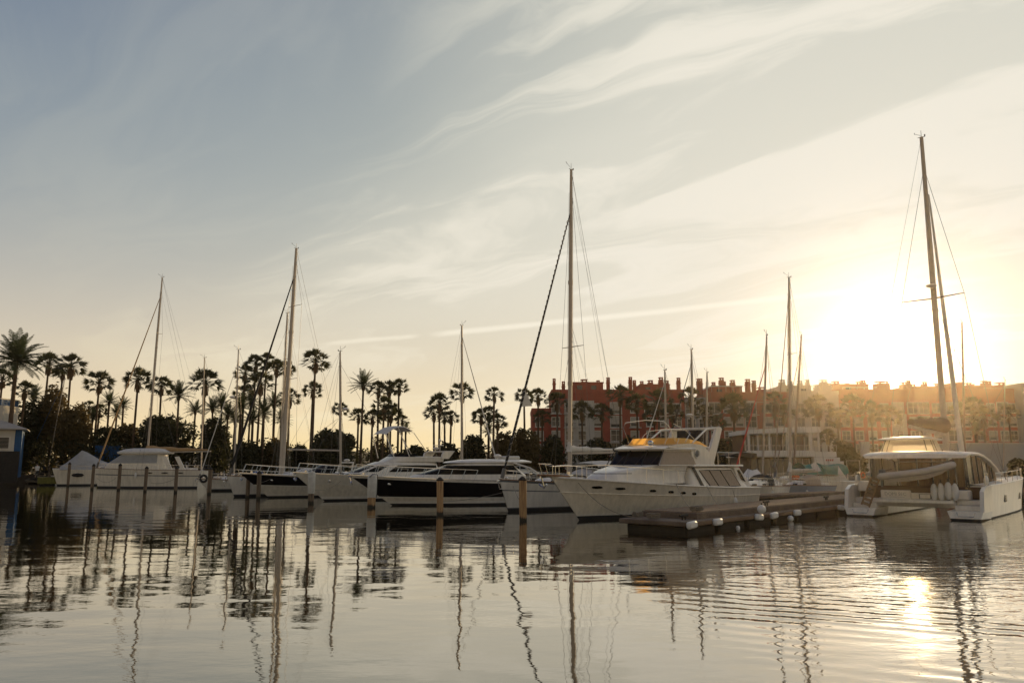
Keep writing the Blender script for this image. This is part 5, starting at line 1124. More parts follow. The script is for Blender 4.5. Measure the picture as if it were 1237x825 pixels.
PALMS = [
 (268,489,14,130,'p','feathery palm peeking between the broad-crowned fan palm and the low one'), (284,509,14,126,'p','low feathery palm beside the pale-pod mast foot'), (331,489,15,131,'p','feathery palm crowding the right of the tall cluster'), (303,486,15,133,'p','feathery palm crowding the left of the tall cluster'), (112,506,12,127,'p','low feathery palm over the hedge right of the bushy olive tree'), (141,500,12,130,'p','low feathery palm under the slanting tan headsail'), (490,520,9,131,'p','tiny feathery palm right of the shaggy group'), (655,505,11,139,'f','short fan palm against the low red wing'), (812,500,13,141,'f','fan palm crown against the red flats, above the yacht arch front'),
 (20,437,34,112,'d','largest date palm with long feathery fronds above the blue house'), (3,458,14,125,'f','fan palm cut by the frame edge beside the large date palm'), (30,472,13,118,'f','low fan palm under the large date palm crown'), (41,478,13,135,'p','small feathery palm between the date palm and the bushy tree'),
 (59,440,15,128,'f','fan palm rising just right of the large date palm'), (76,450,12,132,'f','smaller fan palm tucked against its taller neighbour behind the bushy tree'), (86,443,17,126,'f','tall fan palm behind the top of the bushy olive tree'),
 (120,463,16,125,'f','lone fan palm right of the bushy olive tree'), (108,492,9,135,'f','low fan palm beside a trunk, behind the covered boat'), (120,497,10,135,'f','low palm below the lone fan palm'), (132,486,13,128,'p','feathery palm touching the slanting tan headsail'), (149,490,11,126,'p','feathery palm between the tan headsail and a tall fan palm'),
 (167,459,16,120,'f','tall fan palm crossed by the tan headsail'), (195,467,14,124,'f','fan palm beside the tan-covered mast'), (216,478,17,120,'p','feathery palm with a swollen crest above the dark dome-shaped tree'), (248,463,19,122,'f','broad-crowned fan palm behind a slim mast'),
 (236,497,13,130,'p','low feathery palm left of the broad-crowned fan palm'), (257,494,15,128,'p','low feathery palm under the broad-crowned fan palm'), (275,502,15,124,'p','low feathery palm right of the dark dome-shaped tree'), (291,493,16,122,'p','feathery palm behind the slim mast with the pale pod'),
 (296,452,13,128,'f','slender fan palm, first of the tall cluster left of the thick mast'), (309,440,13,130,'f','slender fan palm in the tall cluster, second highest'), (322,437,12,132,'f','highest slender fan palm of the cluster left of the thick mast'), (315,464,17,122,'f','full fan palm in front of the tall cluster'),
 (334,445,12,128,'f','slender fan palm just left of the thick mast'), (345,446,11,134,'f','slender fan palm showing behind the thick mast'), (350,481,13,126,'f','short fan palm peeking right of the thick mast'), (294,476,12,130,'f','mid-height fan palm behind the dark furled headsail'), (319,500,17,120,'p','feathery palm at the foot of the tall cluster'), (305,508,14,124,'p','low feathery palm among the trunks of the tall cluster'), (340,508,13,128,'p','low feathery palm behind the thick mast'),
 (381,437,17,118,'f','tallest lone fan palm between the thick mast and the black-hulled sloop'), (378,472,12,128,'f','shorter fan palm against the trunk of the tallest lone one'), (411,495,10,130,'f','small fan palm behind the mast above the dome-shaped hedge'), (439,466,18,122,'p','graceful feathery palm with a drooping crown above the flybridge yacht'), (433,503,11,128,'f','small fan palm beside the feathery palm trunk'), (450,505,11,126,'f','small fan palm right of the feathery palm trunk'),
 (457,471,12,126,'f','fan palm at the left of the thick group above the curved bimini'), (470,470,12,128,'f','fan palm in the middle of the thick group above the curved bimini'), (482,468,12,130,'f','fan palm at the right of the thick group above the curved bimini'), (464,492,15,122,'f','shaggy fan palm under the thick group'), (472,500,13,124,'f','low shaggy fan palm behind the curved bimini'), (486,508,8,135,'f','tiny fan palm right of the thick group'),
 (524,500,12,128,'f','leftmost fan palm of the four-palm clump above the express cruiser'), (531,487,13,124,'f','tallest palm of the four-palm clump above the express cruiser'), (537,505,9,134,'f','short palm inside the four-palm clump above the express cruiser'), (545,505,10,130,'f','rightmost palm of the four-palm clump above the express cruiser'),
 (558,475,14,120,'f','fan palm exactly behind the mast with the pale furled headsail'), (597,477,11,124,'f','lone slim fan palm left of the terracotta flats'), (581,504,12,128,'f','fan palm left of the clump by the pale headsail foot'), (591,500,11,132,'f','fan palm behind the slim lone one'), (601,510,12,126,'f','low fan palm in front of the slim lone one'), (590,522,11,128,'p','low feathery palm above the parked vans'),
 (633,479,11,130,'f','slim fan palm behind the striped headsail'), (650,480,12,140,'f','fan palm before the left end of the terracotta flats'), (673,486,14,142,'f','fan palm left of the tallest mast, before the flats'), (703,497,14,138,'f','short fan palm before the white recessed balconies'), (727,499,13,140,'f','short fan palm right of the white balconies'), (749,478,15,142,'f','tall fan palm reaching the flats roofline'), (769,488,14,138,'f','fan palm before the flats, above the amber windscreen'),
 (795,487,18,134,'f','thick shaggy fan palm before the terracotta roof terrace'), (790,502,13,140,'f','second crown below the thick shaggy fan palm'), (834,480,14,138,'f','fan palm at the seam of the red and pale flats'), (851,499,12,136,'f','short fan palm before the pale flats, left of the yacht arch'), (886,493,19,128,'f','broad fan palm behind the yacht radar arch'), (864,512,12,138,'f','low fan palm at the left of the broad one'), (936,487,15,134,'f','fan palm left of the tall clubhouse mast'), (947,500,13,140,'f','fan palm behind the tall clubhouse mast'),
 (988,492,17,126,'f','leaning fan palm before the pale flats, above the clubhouse roof'), (1000,528,11,118,'f','low fan palm at the right corner of the clubhouse'), (1012,506,14,132,'f','fan palm in the golden haze right of the clubhouse'), (1030,490,16,136,'f','fan palm in the golden haze before the flats, above the timber docks'), (1052,498,15,130,'f','fan palm just left of the sun flare below the rooftops'), (1072,502,14,134,'f','fan palm directly under the low sun'), (1160,500,15,136,'f','fan palm right of the catamaran furled headsail'), (1175,492,14,140,'f','fan palm between the catamaran headsail and the far short mast'), (1188,505,15,132,'f','fan palm left of the far short mast'), (1218,500,12,136,'f','fan palm before the grey end building'), (1180,522,12,128,'p','low feathery palm above the garden wall'),
 (1113,512,10,138,'f','small fan palm behind the catamaran sail bag'),
]
for i, p in enumerate(PALMS): palm(*p, seed=i*7+3, base_px=p[0]+random.Random(i).uniform(-1.5, 1.5))
# ================================================================ leafy trees and hedges
def foliage(mb, blobs, n, size, m, rnd):
    tot = sum(b[3]*b[4]*b[5] for b in blobs)
    for (x, y, z, rx, ry, rz) in blobs:
        for _ in range(int(n*rx*ry*rz/tot)+20):
            while True:
                p = V(rnd.uniform(-1, 1), rnd.uniform(-1, 1), rnd.uniform(-1, 1))
                if p.length <= 1: break
            r = rnd.uniform(.62, 1.0)**.6; p = p.normalized()*r*(1+.10*math.sin(p.x*9+z)+.1*math.sin(p.z*11+x)); c = V(x+p.x*rx, y+p.y*ry, z+p.z*rz)
            a = V(rnd.uniform(-1, 1), rnd.uniform(-1, 1), rnd.uniform(-.7, .7)).normalized(); b = a.cross(V(rnd.uniform(-1, 1), rnd.uniform(-1, 1), rnd.uniform(-1, 1))).normalized(); s = size*rnd.uniform(.5, 1.2)
            mb.add([c-a*s, c+b*s*.45, c+a*s, c-b*s*.45], [(0, 1, 2, 3)], m)
def tree(px, ytop, hw, D, label, m='leafd', ybase=558, n=4200, size=.34, seed=1, lobes=9, name='broadleaf_tree', cat='tree', group='trees and bushes on the quay', flat=1.0):
    rnd = random.Random(seed); c = at(px, ytop, D); top = c.z; w = hw*D/F*.95; H = (top-LZ)*.90
    root = empty(name, (c.x, D, LZ), 0, label, cat, group); mb = MB(); blobs = []
    core = H*.32 if H > 5 else H*.45
    for i in range(lobes):
        a = rnd.uniform(0, 6.28); q = rnd.uniform(.25, .62); hz = rnd.uniform(.42, .78)
        blobs.append((math.cos(a)*w*q, math.sin(a)*w*q*.8, H*hz, w*rnd.uniform(.34, .5), w*rnd.uniform(.34, .5), H*rnd.uniform(.18, .26)*flat))
    blobs.append((0, 0, H*.62, w*.72, w*.65, H*.38)); blobs.append((0, 0, H*.32, w*.85, w*.7, H*.3))
    foliage(mb, blobs, n, size, m, rnd); mb.build('crown', root)
    mb = MB(); r = max(.12, H*.02); mb.tube([V(0, 0, -.1), V(.1, 0, H*.3), V(0, .1, H*.55)], [r*1.6, r, r*.6], 'bark', 7)
    for i in range(5): a = i*1.3; mb.tube([V(.08, 0, H*.28), V(math.cos(a)*w*.4, math.sin(a)*w*.4, H*.6)], [r*.6, r*.2], 'bark', 5)
    mb.build('trunk', root)
TREES = [
 (38,472,26,122,'dark bushy tree right of the blue house','leafd',5200,1), (68,453,24,124,'tallest bushy tree with brownish foliage behind the two fan palms','leafo',5600,2), (96,478,22,121,'olive-brown bushy tree behind the covered boat','leafo',5000,3), (130,508,22,123,'low ragged tree behind the slanting tan headsail','leafd',3800,4), (156,505,16,124,'ragged tree left of the dark dome','leafo',3400,5),
 (202,494,42,122,'large dark dome-shaped tree behind the tan-covered yacht','leafd',8200,6), (262,498,24,124,'dark round tree right of the large dome','leafd',5000,7), (300,528,22,120,'low dark tree under the tall palm cluster','leafd',3600,8), (335,525,22,122,'low brushy tree behind the thick mast','leafo',3600,9), (362,532,14,126,'small dark bush right of the thick mast','leafd',2400,10),
 (402,513,29,118,'smooth dome-clipped tree behind the black-hulled sloop','leafd',6800,11), (458,522,12,140,'thin orange-lit shrub seen through the bimini hoop','leafo',2000,12), (500,535,18,128,'low bush left of the four-palm clump','leafd',2400,13), (540,530,18,126,'dark bush under the four-palm clump','leafd',2600,14), (572,520,18,126,'dark bush behind the pale headsail foot','leafd',3000,15),
 (608,516,20,128,'shaggy bush left of the striped headsail','leafo',3400,16), (636,512,18,130,'bush at the left corner of the terracotta flats','leafo',3400,17), (668,520,16,132,'bush before the flats, left of the tallest mast','leafd',2800,18), (722,524,18,134,'bush before the flats, right of the tallest mast','leafd',2800,19), (760,522,16,132,'bush before the flats, above the big yacht roof','leafd',2600,20), (800,524,16,134,'bush before the flats, behind the bimini hoop of the big yacht','leafd',2600,21), (868,524,18,128,'bush left of the clubhouse','leafd',2600,22),
 (1036,547,12,98,'round orange-lit bush between the clubhouse and the catamaran','leafo',2600,23), (1020,528,16,120,'hazy bush behind the round one','leafo',2400,24), (1080,528,20,126,'hazy bush below the sun','leafo',2400,25), (1185,534,24,124,'hazy hedge-like bush above the garden wall','leafo',2800,26), (1228,552,14,92,'dark bush at the frame edge beyond the catamaran','leafd',2000,27),
]
for px, yt, hw, D, lab, m, n, sd in TREES: tree(px, yt, hw, D, lab, m, n=n, seed=sd, size=.36 if hw > 15 else .28)
def hedge(x0, x1, yt, D, label, m='leafd'):
    rnd = random.Random(int(x0)); a, b = at(x0, yt, D), at(x1, yt, D); H = a.z-LZ; mb = MB(); n = int((b.x-a.x)/1.6); bl = []
    for i in range(n+1): bl.append((lerp(a.x, b.x, i/n), D+rnd.uniform(-.5, .5), LZ+H*.5*rnd.uniform(.8, 1.0), 1.5, 1.2, H*.5*rnd.uniform(.8, 1.15)))
    foliage(mb, bl, 260*n, .3, m, rnd); tag(mb.build('hedge'), label, 'hedge', 'hedges on the quay')
hedge(24, 180, 527, 119.8, 'dark hedge along the quay behind the leftmost boats'); hedge(182, 345, 530, 121, 'dark hedge behind the tan-covered yacht stern'); hedge(350, 500, 538, 127, 'hedge behind the flybridge yacht'); hedge(505, 650, 540, 136, 'hedge behind the parked cars', 'leafo')
hedge(652, 860, 540, 137, 'hedge at the foot of the terracotta flats'); hedge(1045, 1237, 541, 129, 'hazy hedge behind the garden wall', 'leafo')
# ================================================================ flats
BD = 165.0
def bx(px): return at(px, 520, BD).x
def bz(py): return at(CX, py, BD).z
WIN = {}; BLIND = {}; WR = random.Random(9)
def window_proto(w, h, big=False):
    k = (w, h, big)
    if k in WIN: return WIN[k]
    mb = MB(); t = .16
    for a in ((-w/2-t, -w/2, -h/2-t, h/2+t), (w/2, w/2+t, -h/2-t, h/2+t), (-w/2, w/2, h/2, h/2+t), (-w/2, w/2, -h/2-t, -h/2)): mb.box(a[0], a[1], -.10, .06, a[2], a[3], 'trim')
    mb.box(-w/2-t-.08, w/2+t+.08, -.22, .05, -h/2-t-.08, -h/2-t, 'trim')
    f = mb.build('window'); p = MB(); p.box(-w/2, w/2, .0, .04, -h/2, h/2, 'wglass'); p.box(-.04, .04, -.03, -.002, -h/2, h/2, 'trim')
    p.box(-w/2, w/2, -.03, -.003, h*.05, h*.05+.06, 'trim')
    b2 = MB(); b2.box(-w/2, w/2, .0, .04, -h/2, h/2, 'wglass'); b2.box(-w/2+.05, w/2-.05, -.05, -.005, -h*.22, h/2, 'shut')
    for kk in range(5): b2.box(-w/2+.05, w/2-.05, -.06, -.051, -h*.15+kk*h*.12, -h*.13+kk*h*.12, 'trim')
    b2 = b2.build('pane'); BLIND[(w, h)] = b2.data; bpy.data.objects.remove(b2)
    p = p.build('pane'); me = (f.data, p.data); bpy.data.objects.remove(f); bpy.data.objects.remove(p); WIN[k] = me; return me
def add_window(root, x, z, y, w=1.5, h=1.7):
    a, b = window_proto(w, h); o = bpy.data.objects.new('window', a); COL.objects.link(o); o.parent = root; o.location = (x, y-.02, z); q = bpy.data.objects.new('pane', BLIND[(w, h)] if WR.random() < .38 and (w, h) in BLIND else b); COL.objects.link(q); q.parent = o
    if WR.random() < .22:
        mb = MB(); mb.box(-w/2-.5, w/2+.5, -1.0, -.24, -h/2-.45, -h/2-.30, 'stucco'); mb.box(-w/2-.5, w/2+.5, -1.0, -.96, -h/2+.55, -h/2+.60, 'frame')
        for k in range(9): xx = lerp(-w/2-.48, w/2+.44, k/8); mb.box(xx, xx+.04, -1.0, -.97, -h/2-.3, -h/2+.56, 'frame')
        mb.build('balcony', o)
def flats(px0, px1, ytop, wall, label, cols, rows, depth=14, dy=0, parapet=True, wide=(), skip=(), name='apartment_building', chim=(), blocks=(), rail=(), panels=()):
    x0, x1, zt = bx(px0), bx(px1), bz(ytop); y = BD+dy; root = empty(name, ((x0+x1)/2, y, LZ), 0, label, 'building', 'flats behind the marina'); ox = (x0+x1)/2
    mb = MB(); mb.box(x0-ox, x1-ox, 0, depth, 0, zt-LZ, wall); mb.build('wall', root)
    mb = MB(); mb.box(x0-ox-.08, x1-ox+.08, -.12, depth+.1, zt-LZ-.35, zt-LZ+.45, wall); mb.build('parapet', root)
    for i, (a, b, yt, m_) in enumerate(panels):   # coloured facade panels and recesses: (px0,px1,ytop,mat)
        mb = MB(); mb.box(bx(a)-ox, bx(b)-ox, -.16-.004*i, -.002, .5, bz(yt)-LZ, m_); mb.build('facade_bay', root)
    py_ = [(a, b) for a, b, *_ in panels]
    for c in cols:
        for r in rows:
            if (c, r) in skip: continue
            w, h = (2.2, 2.2) if c in wide or r < rows[0]+1 and c % 3 == 0 else (1.5, 1.75)
            off = -.18 if any(a < c < b for a, b in py_) else 0
            add_window(root, bx(c)-ox, bz(r)-LZ, off, w, h)
    for (a, b, yt) in blocks:
        mb = MB(); mb.box(bx(a)-ox, bx(b)-ox, 2, depth-2, zt-LZ, bz(yt)-LZ, wall); mb.box(bx(a)-ox-.1, bx(b)-ox+.1, 1.9, depth-1.9, bz(yt)-LZ-.02, bz(yt)-LZ+.22, 'stucco' if (a+b) % 2 else wall)
        for k in range(int((bx(b)-bx(a))/3)): mb.box(bx(a)-ox+1+k*3, bx(a)-ox+2.1+k*3, 1.93, 2.0, zt-LZ+.5, bz(yt)-LZ-.5, 'wglass')
        mb.build('roof_terrace', root)
    for (c, w, yt) in chim:
        mb = MB(); cx = bx(c)-ox; ww = w*BD/F/2; z1 = bz(yt)-LZ; dep = ((c*7) % 5)+1.2
        mb.box(cx-ww, cx+ww, dep, dep+ww*2+.4, zt-LZ-.1, z1, wall); mb.box(cx-ww-.1, cx+ww+.1, dep-.1, dep+ww*2+.5, z1-.75, z1-.6, wall)
        for s in (-1, 1): mb.box(cx+s*ww*.62-.14, cx+s*ww*.62+.14, dep+.1, dep+.4, z1, z1+.35, wall)
        mb.box(cx-ww, cx+ww, dep, dep+ww*2+.4, z1+.35, z1+.5, wall); mb.build('chimney', root)
    for (a, b, yy) in rail:
        mb = MB(); mb.box(bx(a)-ox, bx(b)-ox, .3, .36, bz(yy)-LZ, bz(yy)-LZ+.08, 'stucco'); mb.box(bx(a)-ox, bx(b)-ox, .3, 3, bz(yy)-LZ-2.6, bz(yy)-LZ-2.5, 'stucco')
        for k in range(int((bx(b)-bx(a))/1.5)+1): mb.box(bx(a)-ox+k*1.5, bx(a)-ox+k*1.5+.06, .3, .36, zt-LZ+.4, bz(yy)-LZ, 'stucco')
        mb.build('pergola', root)
    return root, ox
rows = (493, 509.5, 526, 542)
flats(643, 667, 495, 'rw', 'low red wing at the left end of the terracotta flats', (652,), rows[1:], dy=1.5)
flats(667, 828, 473, 'rw', 'deep red terracotta flats with tall chimneys left of the big yacht arch', (671.5, 688, 703, 722, 744.5, 767, 786, 803, 818.5), rows,
      panels=[(682, 718, 484, 'stucco')], wide=(744.5,), blocks=[(693, 731, 461.5), (777, 813, 464)], chim=[(671, 3.5, 458), (683.5, 4, 460), (727, 4, 459), (739, 4, 456), (766, 4, 456), (771, 3.5, 460), (782, 4, 460), (791, 6, 460), (803, 5, 457), (811, 5, 460.5), (826, 4, 457), (708, 8, 459.5)])
flats(828, 858, 482, 'greyw', 'pale grey flats between the red block and the chimney tower', (837, 851), (494, 511, 528), dy=1)
flats(858, 956, 476, 'rw2', 'orange-red flats with a glazed roof terrace behind the clubhouse mast', (864, 880, 894, 907.5, 929, 943), rows, blocks=[(865, 902, 466)],
      chim=[(851, 4, 458), (855.5, 4, 457), (868, 4, 463), (878, 5, 457.5), (884, 4, 461), (890, 5, 461), (897, 5, 461.5), (914, 5, 458), (918, 4, 461), (928, 9, 469)], rail=[(862, 904, 467)], wide=(907.5,), panels=[(900, 914, 484, 'stucco'), (924, 948, 484, 'rw')])
flats(956, 1014, 475, 'stucco', 'cream-fronted flats above the clubhouse with red roof turrets', (967, 984, 1000), (493, 510, 527), blocks=[(950, 986, 466)], chim=[(950, 6, 461), (960, 4, 463), (976, 5, 461), (983, 4, 460), (1004.5, 7, 460), (1014, 5, 463.5), (996, 5, 466)], rail=[(956, 990, 467)], dy=-.6)
flats(1014, 1100, 473, 'rw2', 'terracotta flats dissolving in the glow below the sun', (1022, 1038, 1054, 1070, 1086), rows, blocks=[(1024, 1058, 464)], chim=[(1027, 7, 460), (1036, 4, 464), (1045, 5, 463), (1056, 5, 460), (1081, 14, 461), (1094, 7, 472)], rail=[(1022, 1064, 468)], panels=[(1078, 1096, 500, 'stucco')])
flats(1100, 1228, 472, 'rw2', 'long terracotta flats behind the catamaran with cluttered rooftops', (1104, 1116, 1132, 1151, 1167, 1182, 1198, 1212, 1223), rows, blocks=[(1104, 1148, 467), (1160, 1172, 463), (1186, 1222, 466)], dy=-.4,
      chim=[(1106, 7, 462.5), (1114, 4, 460), (1122, 6, 464), (1137, 5, 461), (1143, 5, 465), (1168, 5, 464), (1182, 5, 461.5), (1189, 6, 463), (1197, 4, 464), (1209, 5, 460.5), (1214, 5, 461), (1226, 8, 463)], rail=[(1140, 1178, 470), (1192, 1228, 469.5)], wide=(1151, 1116))
flats(1228, 1300, 467, 'greyw', 'grey flats cut by the right frame edge', (1236, 1252), (482, 501, 520, 538), dy=-3)
# ================================================================ clubhouse
def clubhouse():
    D = 101; root = empty('clubhouse', (at(960, 560, D).x, D, LZ), 0, 'white two-storey clubhouse with a roofed balcony above moored boats', 'clubhouse'); ox = at(960, 560, D).x
    X = lambda px: at(px, 560, D).x-ox; Z = lambda py: at(CX, py, D).z-LZ
    mb = MB(); mb.box(X(903), X(1012), .2, 10, Z(552), Z(545.5), 'clubw'); mb.box(X(903), X(985), -.1, .18, Z(551), Z(544), 'clubw'); mb.build('terrace_slab', root)
    mb = MB(); mb.loft([[V(X(905), 0, Z(524)), V(X(953), -.6, Z(522.5)), V(X(994), 0, Z(522)), V(X(994), 9, Z(522)), V(X(905), 9, Z(524))], [V(X(905), 0, Z(519)), V(X(953), -.6, Z(516.2)), V(X(994), 0, Z(515.5)), V(X(994), 9, Z(515.5)), V(X(905), 9, Z(519))]], 'clubw', caps=True); mb.build('roof', root)
    for px, w in ((907, 2), (918, 1), (932, 2), (954, 3.5), (982, 3), (992, 2)): mb = MB(); mb.box(X(px-w/2), X(px+w/2), .3, .6, Z(545.6), Z(521.8), 'clubw'); mb.build('column', root)
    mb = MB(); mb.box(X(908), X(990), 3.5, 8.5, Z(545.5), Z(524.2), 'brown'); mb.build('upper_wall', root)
    for a, b in ((910, 918), (920, 931), (933, 942), (943, 952), (957, 968), (969, 980), (984, 990)):
        mb = MB(); mb.box(X(a), X(b), 3.40, 3.48, Z(544), Z(526), 'wglass'); mb.box(X(a), X(a)+.12, 3.3, 3.39, Z(544), Z(526), 'trim'); mb.build('window', root)
    mb = MB(); mb.tube([V(X(903), .1, Z(538)), V(X(1012), .1, Z(538))], .03, 'trim', 5)
    for k in range(28): x = lerp(X(903), X(1012), k/27); mb.tube([V(x, .1, Z(545)), V(x, .1, Z(538))], .02, 'trim', 4)
    mb.build('balcony_rail', root)
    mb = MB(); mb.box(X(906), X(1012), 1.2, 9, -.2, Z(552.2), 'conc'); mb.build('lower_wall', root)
    for k in range(10): mb = MB(); a = 911+k*8; mb.box(X(a), X(a+6), 1.08, 1.18, .3, Z(555), 'wglass'); mb.box(X(a+6), X(a+6.6), 1.0, 1.18, .1, Z(554), 'trim'); mb.build('window', root)
    mb = MB(); mb.box(X(984), X(1015), .0, 1.0, Z(572), Z(552.5), 'clubw'); mb.box(X(1000), X(1017.5), -.5, -.02, Z(572), Z(557), 'clubw'); wb = mb.build('white_block', root)
    for i in range(4): m2 = MB(); x = X(998+i*2.4); m2.box(x, x+.16, -.06, -.004, Z(556.8), Z(554.8), 'redp'); m2.box(x, x+.20, -.06, -.004, Z(554.9), Z(554.5), 'redp'); m2.build('lettering', wb)
    mb = MB(); mb.prism([(X(876)-0, Z(550)), (X(906), Z(553)), (X(906), Z(548)), (X(886), Z(546))], -3, 3, 'dcanvas'); mb.build('dark_awning', root)
    mb = MB(); mb.box(X(893), X(896), .8, 1.05, .2, Z(562), 'red'); mb.build('door', root)
clubhouse()
# garden wall at the right
def gw():
    D = 112; a, b = at(1158, 536, D), at(1330, 536, D); mb = MB(); mb.box(a.x, b.x, D, D+.4, LZ-.2, a.z, 'greyw'); mb.box(a.x-.1, b.x+.1, D-.08, D+.48, a.z, a.z+.15, 'stucco'); tag(mb.build('garden_wall'), 'plain pale grey garden wall beyond the catamaran bow', 'wall')
    a, b = at(1040, 535, 120), at(1050, 535, 120); mb = MB(); mb.box(a.x, b.x, 120, 120.5, LZ-.2, a.z, 'stucco'); mb.box(a.x-.1, b.x+.1, 119.9, 120.6, a.z, a.z+.2, 'stucco'); tag(mb.build('gate_pier'), 'white gate pier in the haze left of the catamaran', 'pier')
gw()
# ================================================================ blue house
def blue_house():
    D = 106; c = at(25, 540, D); root = empty('boathouse', (c.x, D, LZ), R(29), 'blue and white waterside house with a pale tiled roof, cut by the frame edge', 'house')
    Z = lambda py: at(CX, py, D).z-LZ
    mb = MB(); mb.box(-14, 0, .3, 7, 0, Z(519), 'blueh'); mb.box(-.75, .02, -.02, .28, 0, Z(519), 'blueh'); mb.build('side_wall', root)
    mb = MB(); mb.box(-14, -.77, -.0, .28, .2, Z(519), 'stucco'); mb.build('front_wall', root)
    mb = MB(); mb.loft([[V(-15, -.9, Z(519.2)), V(.6, -.9, Z(519.2)), V(.6, 8, Z(519.2)), V(-15, 8, Z(519.2))], [V(-15, -.9, Z(517.9)), V(.6, -.9, Z(517.9)), V(.6, 8, Z(517.9)), V(-15, 8, Z(517.9))], [V(-15, 2.6, Z(507)), V(-2.6, 2.6, Z(507)), V(-2.6, 4.6, Z(507)), V(-15, 4.6, Z(507))]], 'rooft', caps=True); mb.build('roof', root)
    mb = MB(); mb.box(-4.6, -1.2, -.10, -.02, Z(543), Z(527.5), 'trim'); w = mb.build('window', root); mb = MB()
    for k in range(8): mb.box(-4.4, -1.4, -.18, -.11, Z(541.3)+k*.178, Z(541.3)+k*.178+.14, 'frame')
    mb.build('shutter', w)
    mb = MB(); mb.box(-14, -.05, -.35, -.03, -.6, Z(545), 'dark'); mb.build('plinth', root)
    D2 = 114; r2 = empty('beach_tower', (at(0, 500, D2).x, D2, LZ), 0, 'narrow white and blue tower behind the blue waterside house', 'tower'); o2 = at(0, 500, D2).x
    X2 = lambda px: at(px, 500, D2).x-o2; Z2 = lambda py: at(CX, py, D2).z-LZ
    mb = MB(); mb.box(X2(-20), X2(.4), 0, 4, 0, Z2(482), 'blueh'); mb.box(X2(-21), X2(1.0), -.2, 4.2, Z2(482), Z2(480.8), 'stucco'); mb.build('tower_wall', r2)
    mb = MB(); mb.box(X2(-20), X2(6.5), -.6, 3, 0, Z2(490), 'stucco'); mb.build('lower_wall', r2)
blue_house()
mb = MB(); a, b = at(-40, 571, 104), at(24, 571, 104); mb.box(-62, -44.3, 104.3, 105.6, .2, LZ+.08, mat('dry_grass', (.14, .13, .03), .95, var=.4, scale=2)); tag(mb.build('grass_strip'), kind='structure')
# container, cars, people
def container():
    a, b = at(104, 538, 117), at(133, 538, 117); mb = MB(); mb.box(a.x, b.x, 119.6, 122, LZ, at(104, 538, 119.6).z, 'blueh')
    for k in range(14): x = lerp(a.x+.1, b.x-.2, k/13); mb.box(x, x+.09, 119.5, 119.59, LZ+.1, a.z-.15, 'blueh')
    tag(mb.build('shipping_container'), 'blue corrugated container behind the covered boat', 'container')
container()
def car_proto():
    root = empty('parked_car', (0, 0, 0)); mb = MB()
    body = [(-2.15, .35), (-2.2, .75), (-2.1, .92), (-1.2, 1.0), (.9, .98), (1.9, .82), (2.15, .65), (2.15, .35)]
    mb.prism(body, -.86, .86, 'carw', lambda x, z, y: y*(1-.06*(abs(x)/2.2)**3)); top = [(-1.75, .95), (-1.3, 1.42), (.1, 1.46), (1.05, .98)]; mb.prism(top, -.80, .80, 'carw', lambda x, z, y: y*(.86 if z > 1.2 else 1)); mb.build('body', root, smooth=30)
    mb = MB(); mb.prism([(-1.55, 1.0), (-1.22, 1.36), (-.35, 1.39), (-.35, 1.0)], -.815, .815, 'glass', lambda x, z, y: y*(.88 if z > 1.2 else 1)); mb.build('window', root)
    mb = MB(); mb.prism([(-.25, 1.0), (-.25, 1.39), (.1, 1.40), (.85, 1.0)], -.815, .815, 'glass', lambda x, z, y: y*(.88 if z > 1.2 else 1)); mb.build('window', root)
    for x in (-1.35, 1.4):
        for y in (.78, -.78):
            mb = MB(); mb.tube([V(x, y-.1, .32), V(x, y+.1, .32)], .32, 'blackrub', 14); w = mb.build('wheel', root, smooth=40); mb = MB(); mb.tube([V(x, y-.11, .32), V(x, y+.11, .32)], .19, 'chrome', 10); mb.build('rim', w)
    for y in (.62, -.62): mb = MB(); mb.ell(V(2.1, y, .68), .06, .16, .08, 'gel', 8, 5); mb.build('headlight', root)
    return root
car = car_proto()
for i, (px, D, rz, m_, lab, s) in enumerate([(630, 110.0, .05, 'carw', 'white car parked on the quay under the striped headsail', 1.0), (603, 121.5, .3, 'card', 'dark car parked behind the express cruiser stern', 1.0), (578, 121.5, 3.3, 'carw', 'pale car parked left of the dark one', 1.15), (556, 122, .0, 'carw', 'white car parked behind the mast with the pale headsail', 1.15)]):
    o = car if i == 0 else copy_tree(car); p = at(px, 550, max(D, 121)); o.location = (p.x, max(D, 121), LZ+.01); o.rotation_euler = (0, 0, rz); o.scale = (s, s, s); tag(o, lab, 'car', 'cars parked on the quay')
    if m_ == 'card':
        b = [c for c in o.children if c.name.startswith('body')][0]; b.data = b.data.copy(); b.data.materials[0] = M['card']
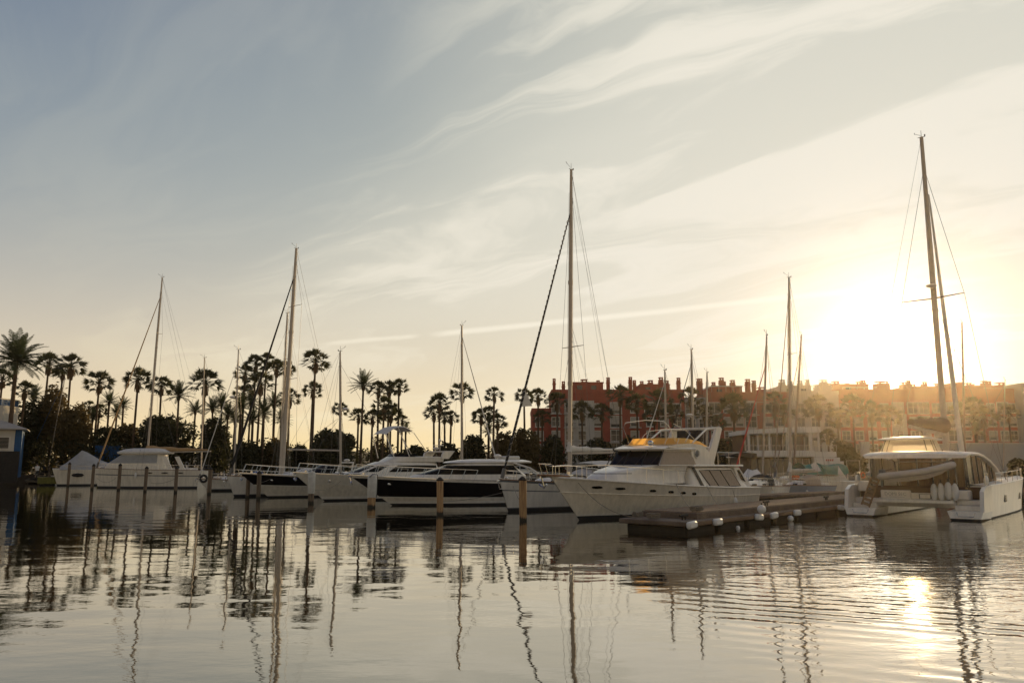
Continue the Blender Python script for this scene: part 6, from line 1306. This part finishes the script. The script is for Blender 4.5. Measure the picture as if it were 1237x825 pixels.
def person(px, D, cloth, label, pose=0):
    g = at(px, 560, D); root = empty('person', (g.x, D, LZ), .4+pose, label, 'person')
    J = [((0, 0, .95), .15), ((0, 0, 1.2), .15), ((0, 0, 1.42), .13), ((0, 0, 1.52), .055), ((0, 0, 1.60), .085), ((0, .02, 1.70), .095), ((.10, 0, .88), .10), ((.11, .05, .48), .065), ((.11, 0, .08), .045), ((.11, .14, .03), .04), ((-.10, 0, .88), .10), ((-.12, -.05, .48), .065), ((-.12, -.1, .08), .045), ((-.12, .04, .03), .04),
         ((.20, 0, 1.42), .06), ((.25, .02, 1.14), .045), ((.24, .16, .93), .033), ((.24, .2, .85), .035), ((-.20, 0, 1.42), .06), ((-.25, .0, 1.14), .045), ((-.26, .1, .90), .033), ((-.26, .12, .82), .035)]
    E_ = [(0, 1), (1, 2), (2, 3), (3, 4), (4, 5), (0, 6), (6, 7), (7, 8), (8, 9), (0, 10), (10, 11), (11, 12), (12, 13), (2, 14), (14, 15), (15, 16), (16, 17), (2, 18), (18, 19), (19, 20), (20, 21)]
    me = bpy.data.meshes.new('body'); me.from_pydata([j[0] for j in J], E_, []); o = bpy.data.objects.new('body', me); COL.objects.link(o); o.parent = root; me.materials.append(M['skin'])
    md = o.modifiers.new('skin', 'SKIN'); 
    for v, j in zip(me.skin_vertices[0].data, J): v.radius = (j[1], j[1])
    me.skin_vertices[0].data[0].use_root = True; md.use_smooth_shade = True; o.modifiers.new('sub', 'SUBSURF').levels = 1
    mb = MB(); mb.loft([[V(r*1.35*math.cos(a*math.pi/6), r*.9*math.sin(a*math.pi/6), z) for a in range(12)] for z, r in ((.90, .17), (1.1, .16), (1.35, .19), (1.47, .15), (1.50, .07))], cloth, caps=True)
    for s in (1, -1): mb.tube([V(s*.17, 0, 1.43), V(s*.25, .01, 1.2)], [.08, .065], cloth, 8)
    mb.build('shirt', root, smooth=60)
    mb = MB()
    for s in (1, -1): mb.tube([V(s*.10, 0, .96), V(s*.11, .05*s, .5), V(s*.115, -.05 if s < 0 else 0, .12)], [.13, .09, .07], 'card', 8)
    mb.build('trousers', root, smooth=60)
    mb = MB(); mb.ell((0, 0, 1.74), .105, .115, .10, 'frame', 10, 6); mb.build('hair', root, smooth=60)
person(45.5, 105.2, 'cloth1', 'person in a white shirt standing at the quay edge near the blue house'); person(54, 119.8, 'cloth2', 'person in a dark blue shirt standing behind the one in white', 1.2)
# mooring landing left: low timber posts
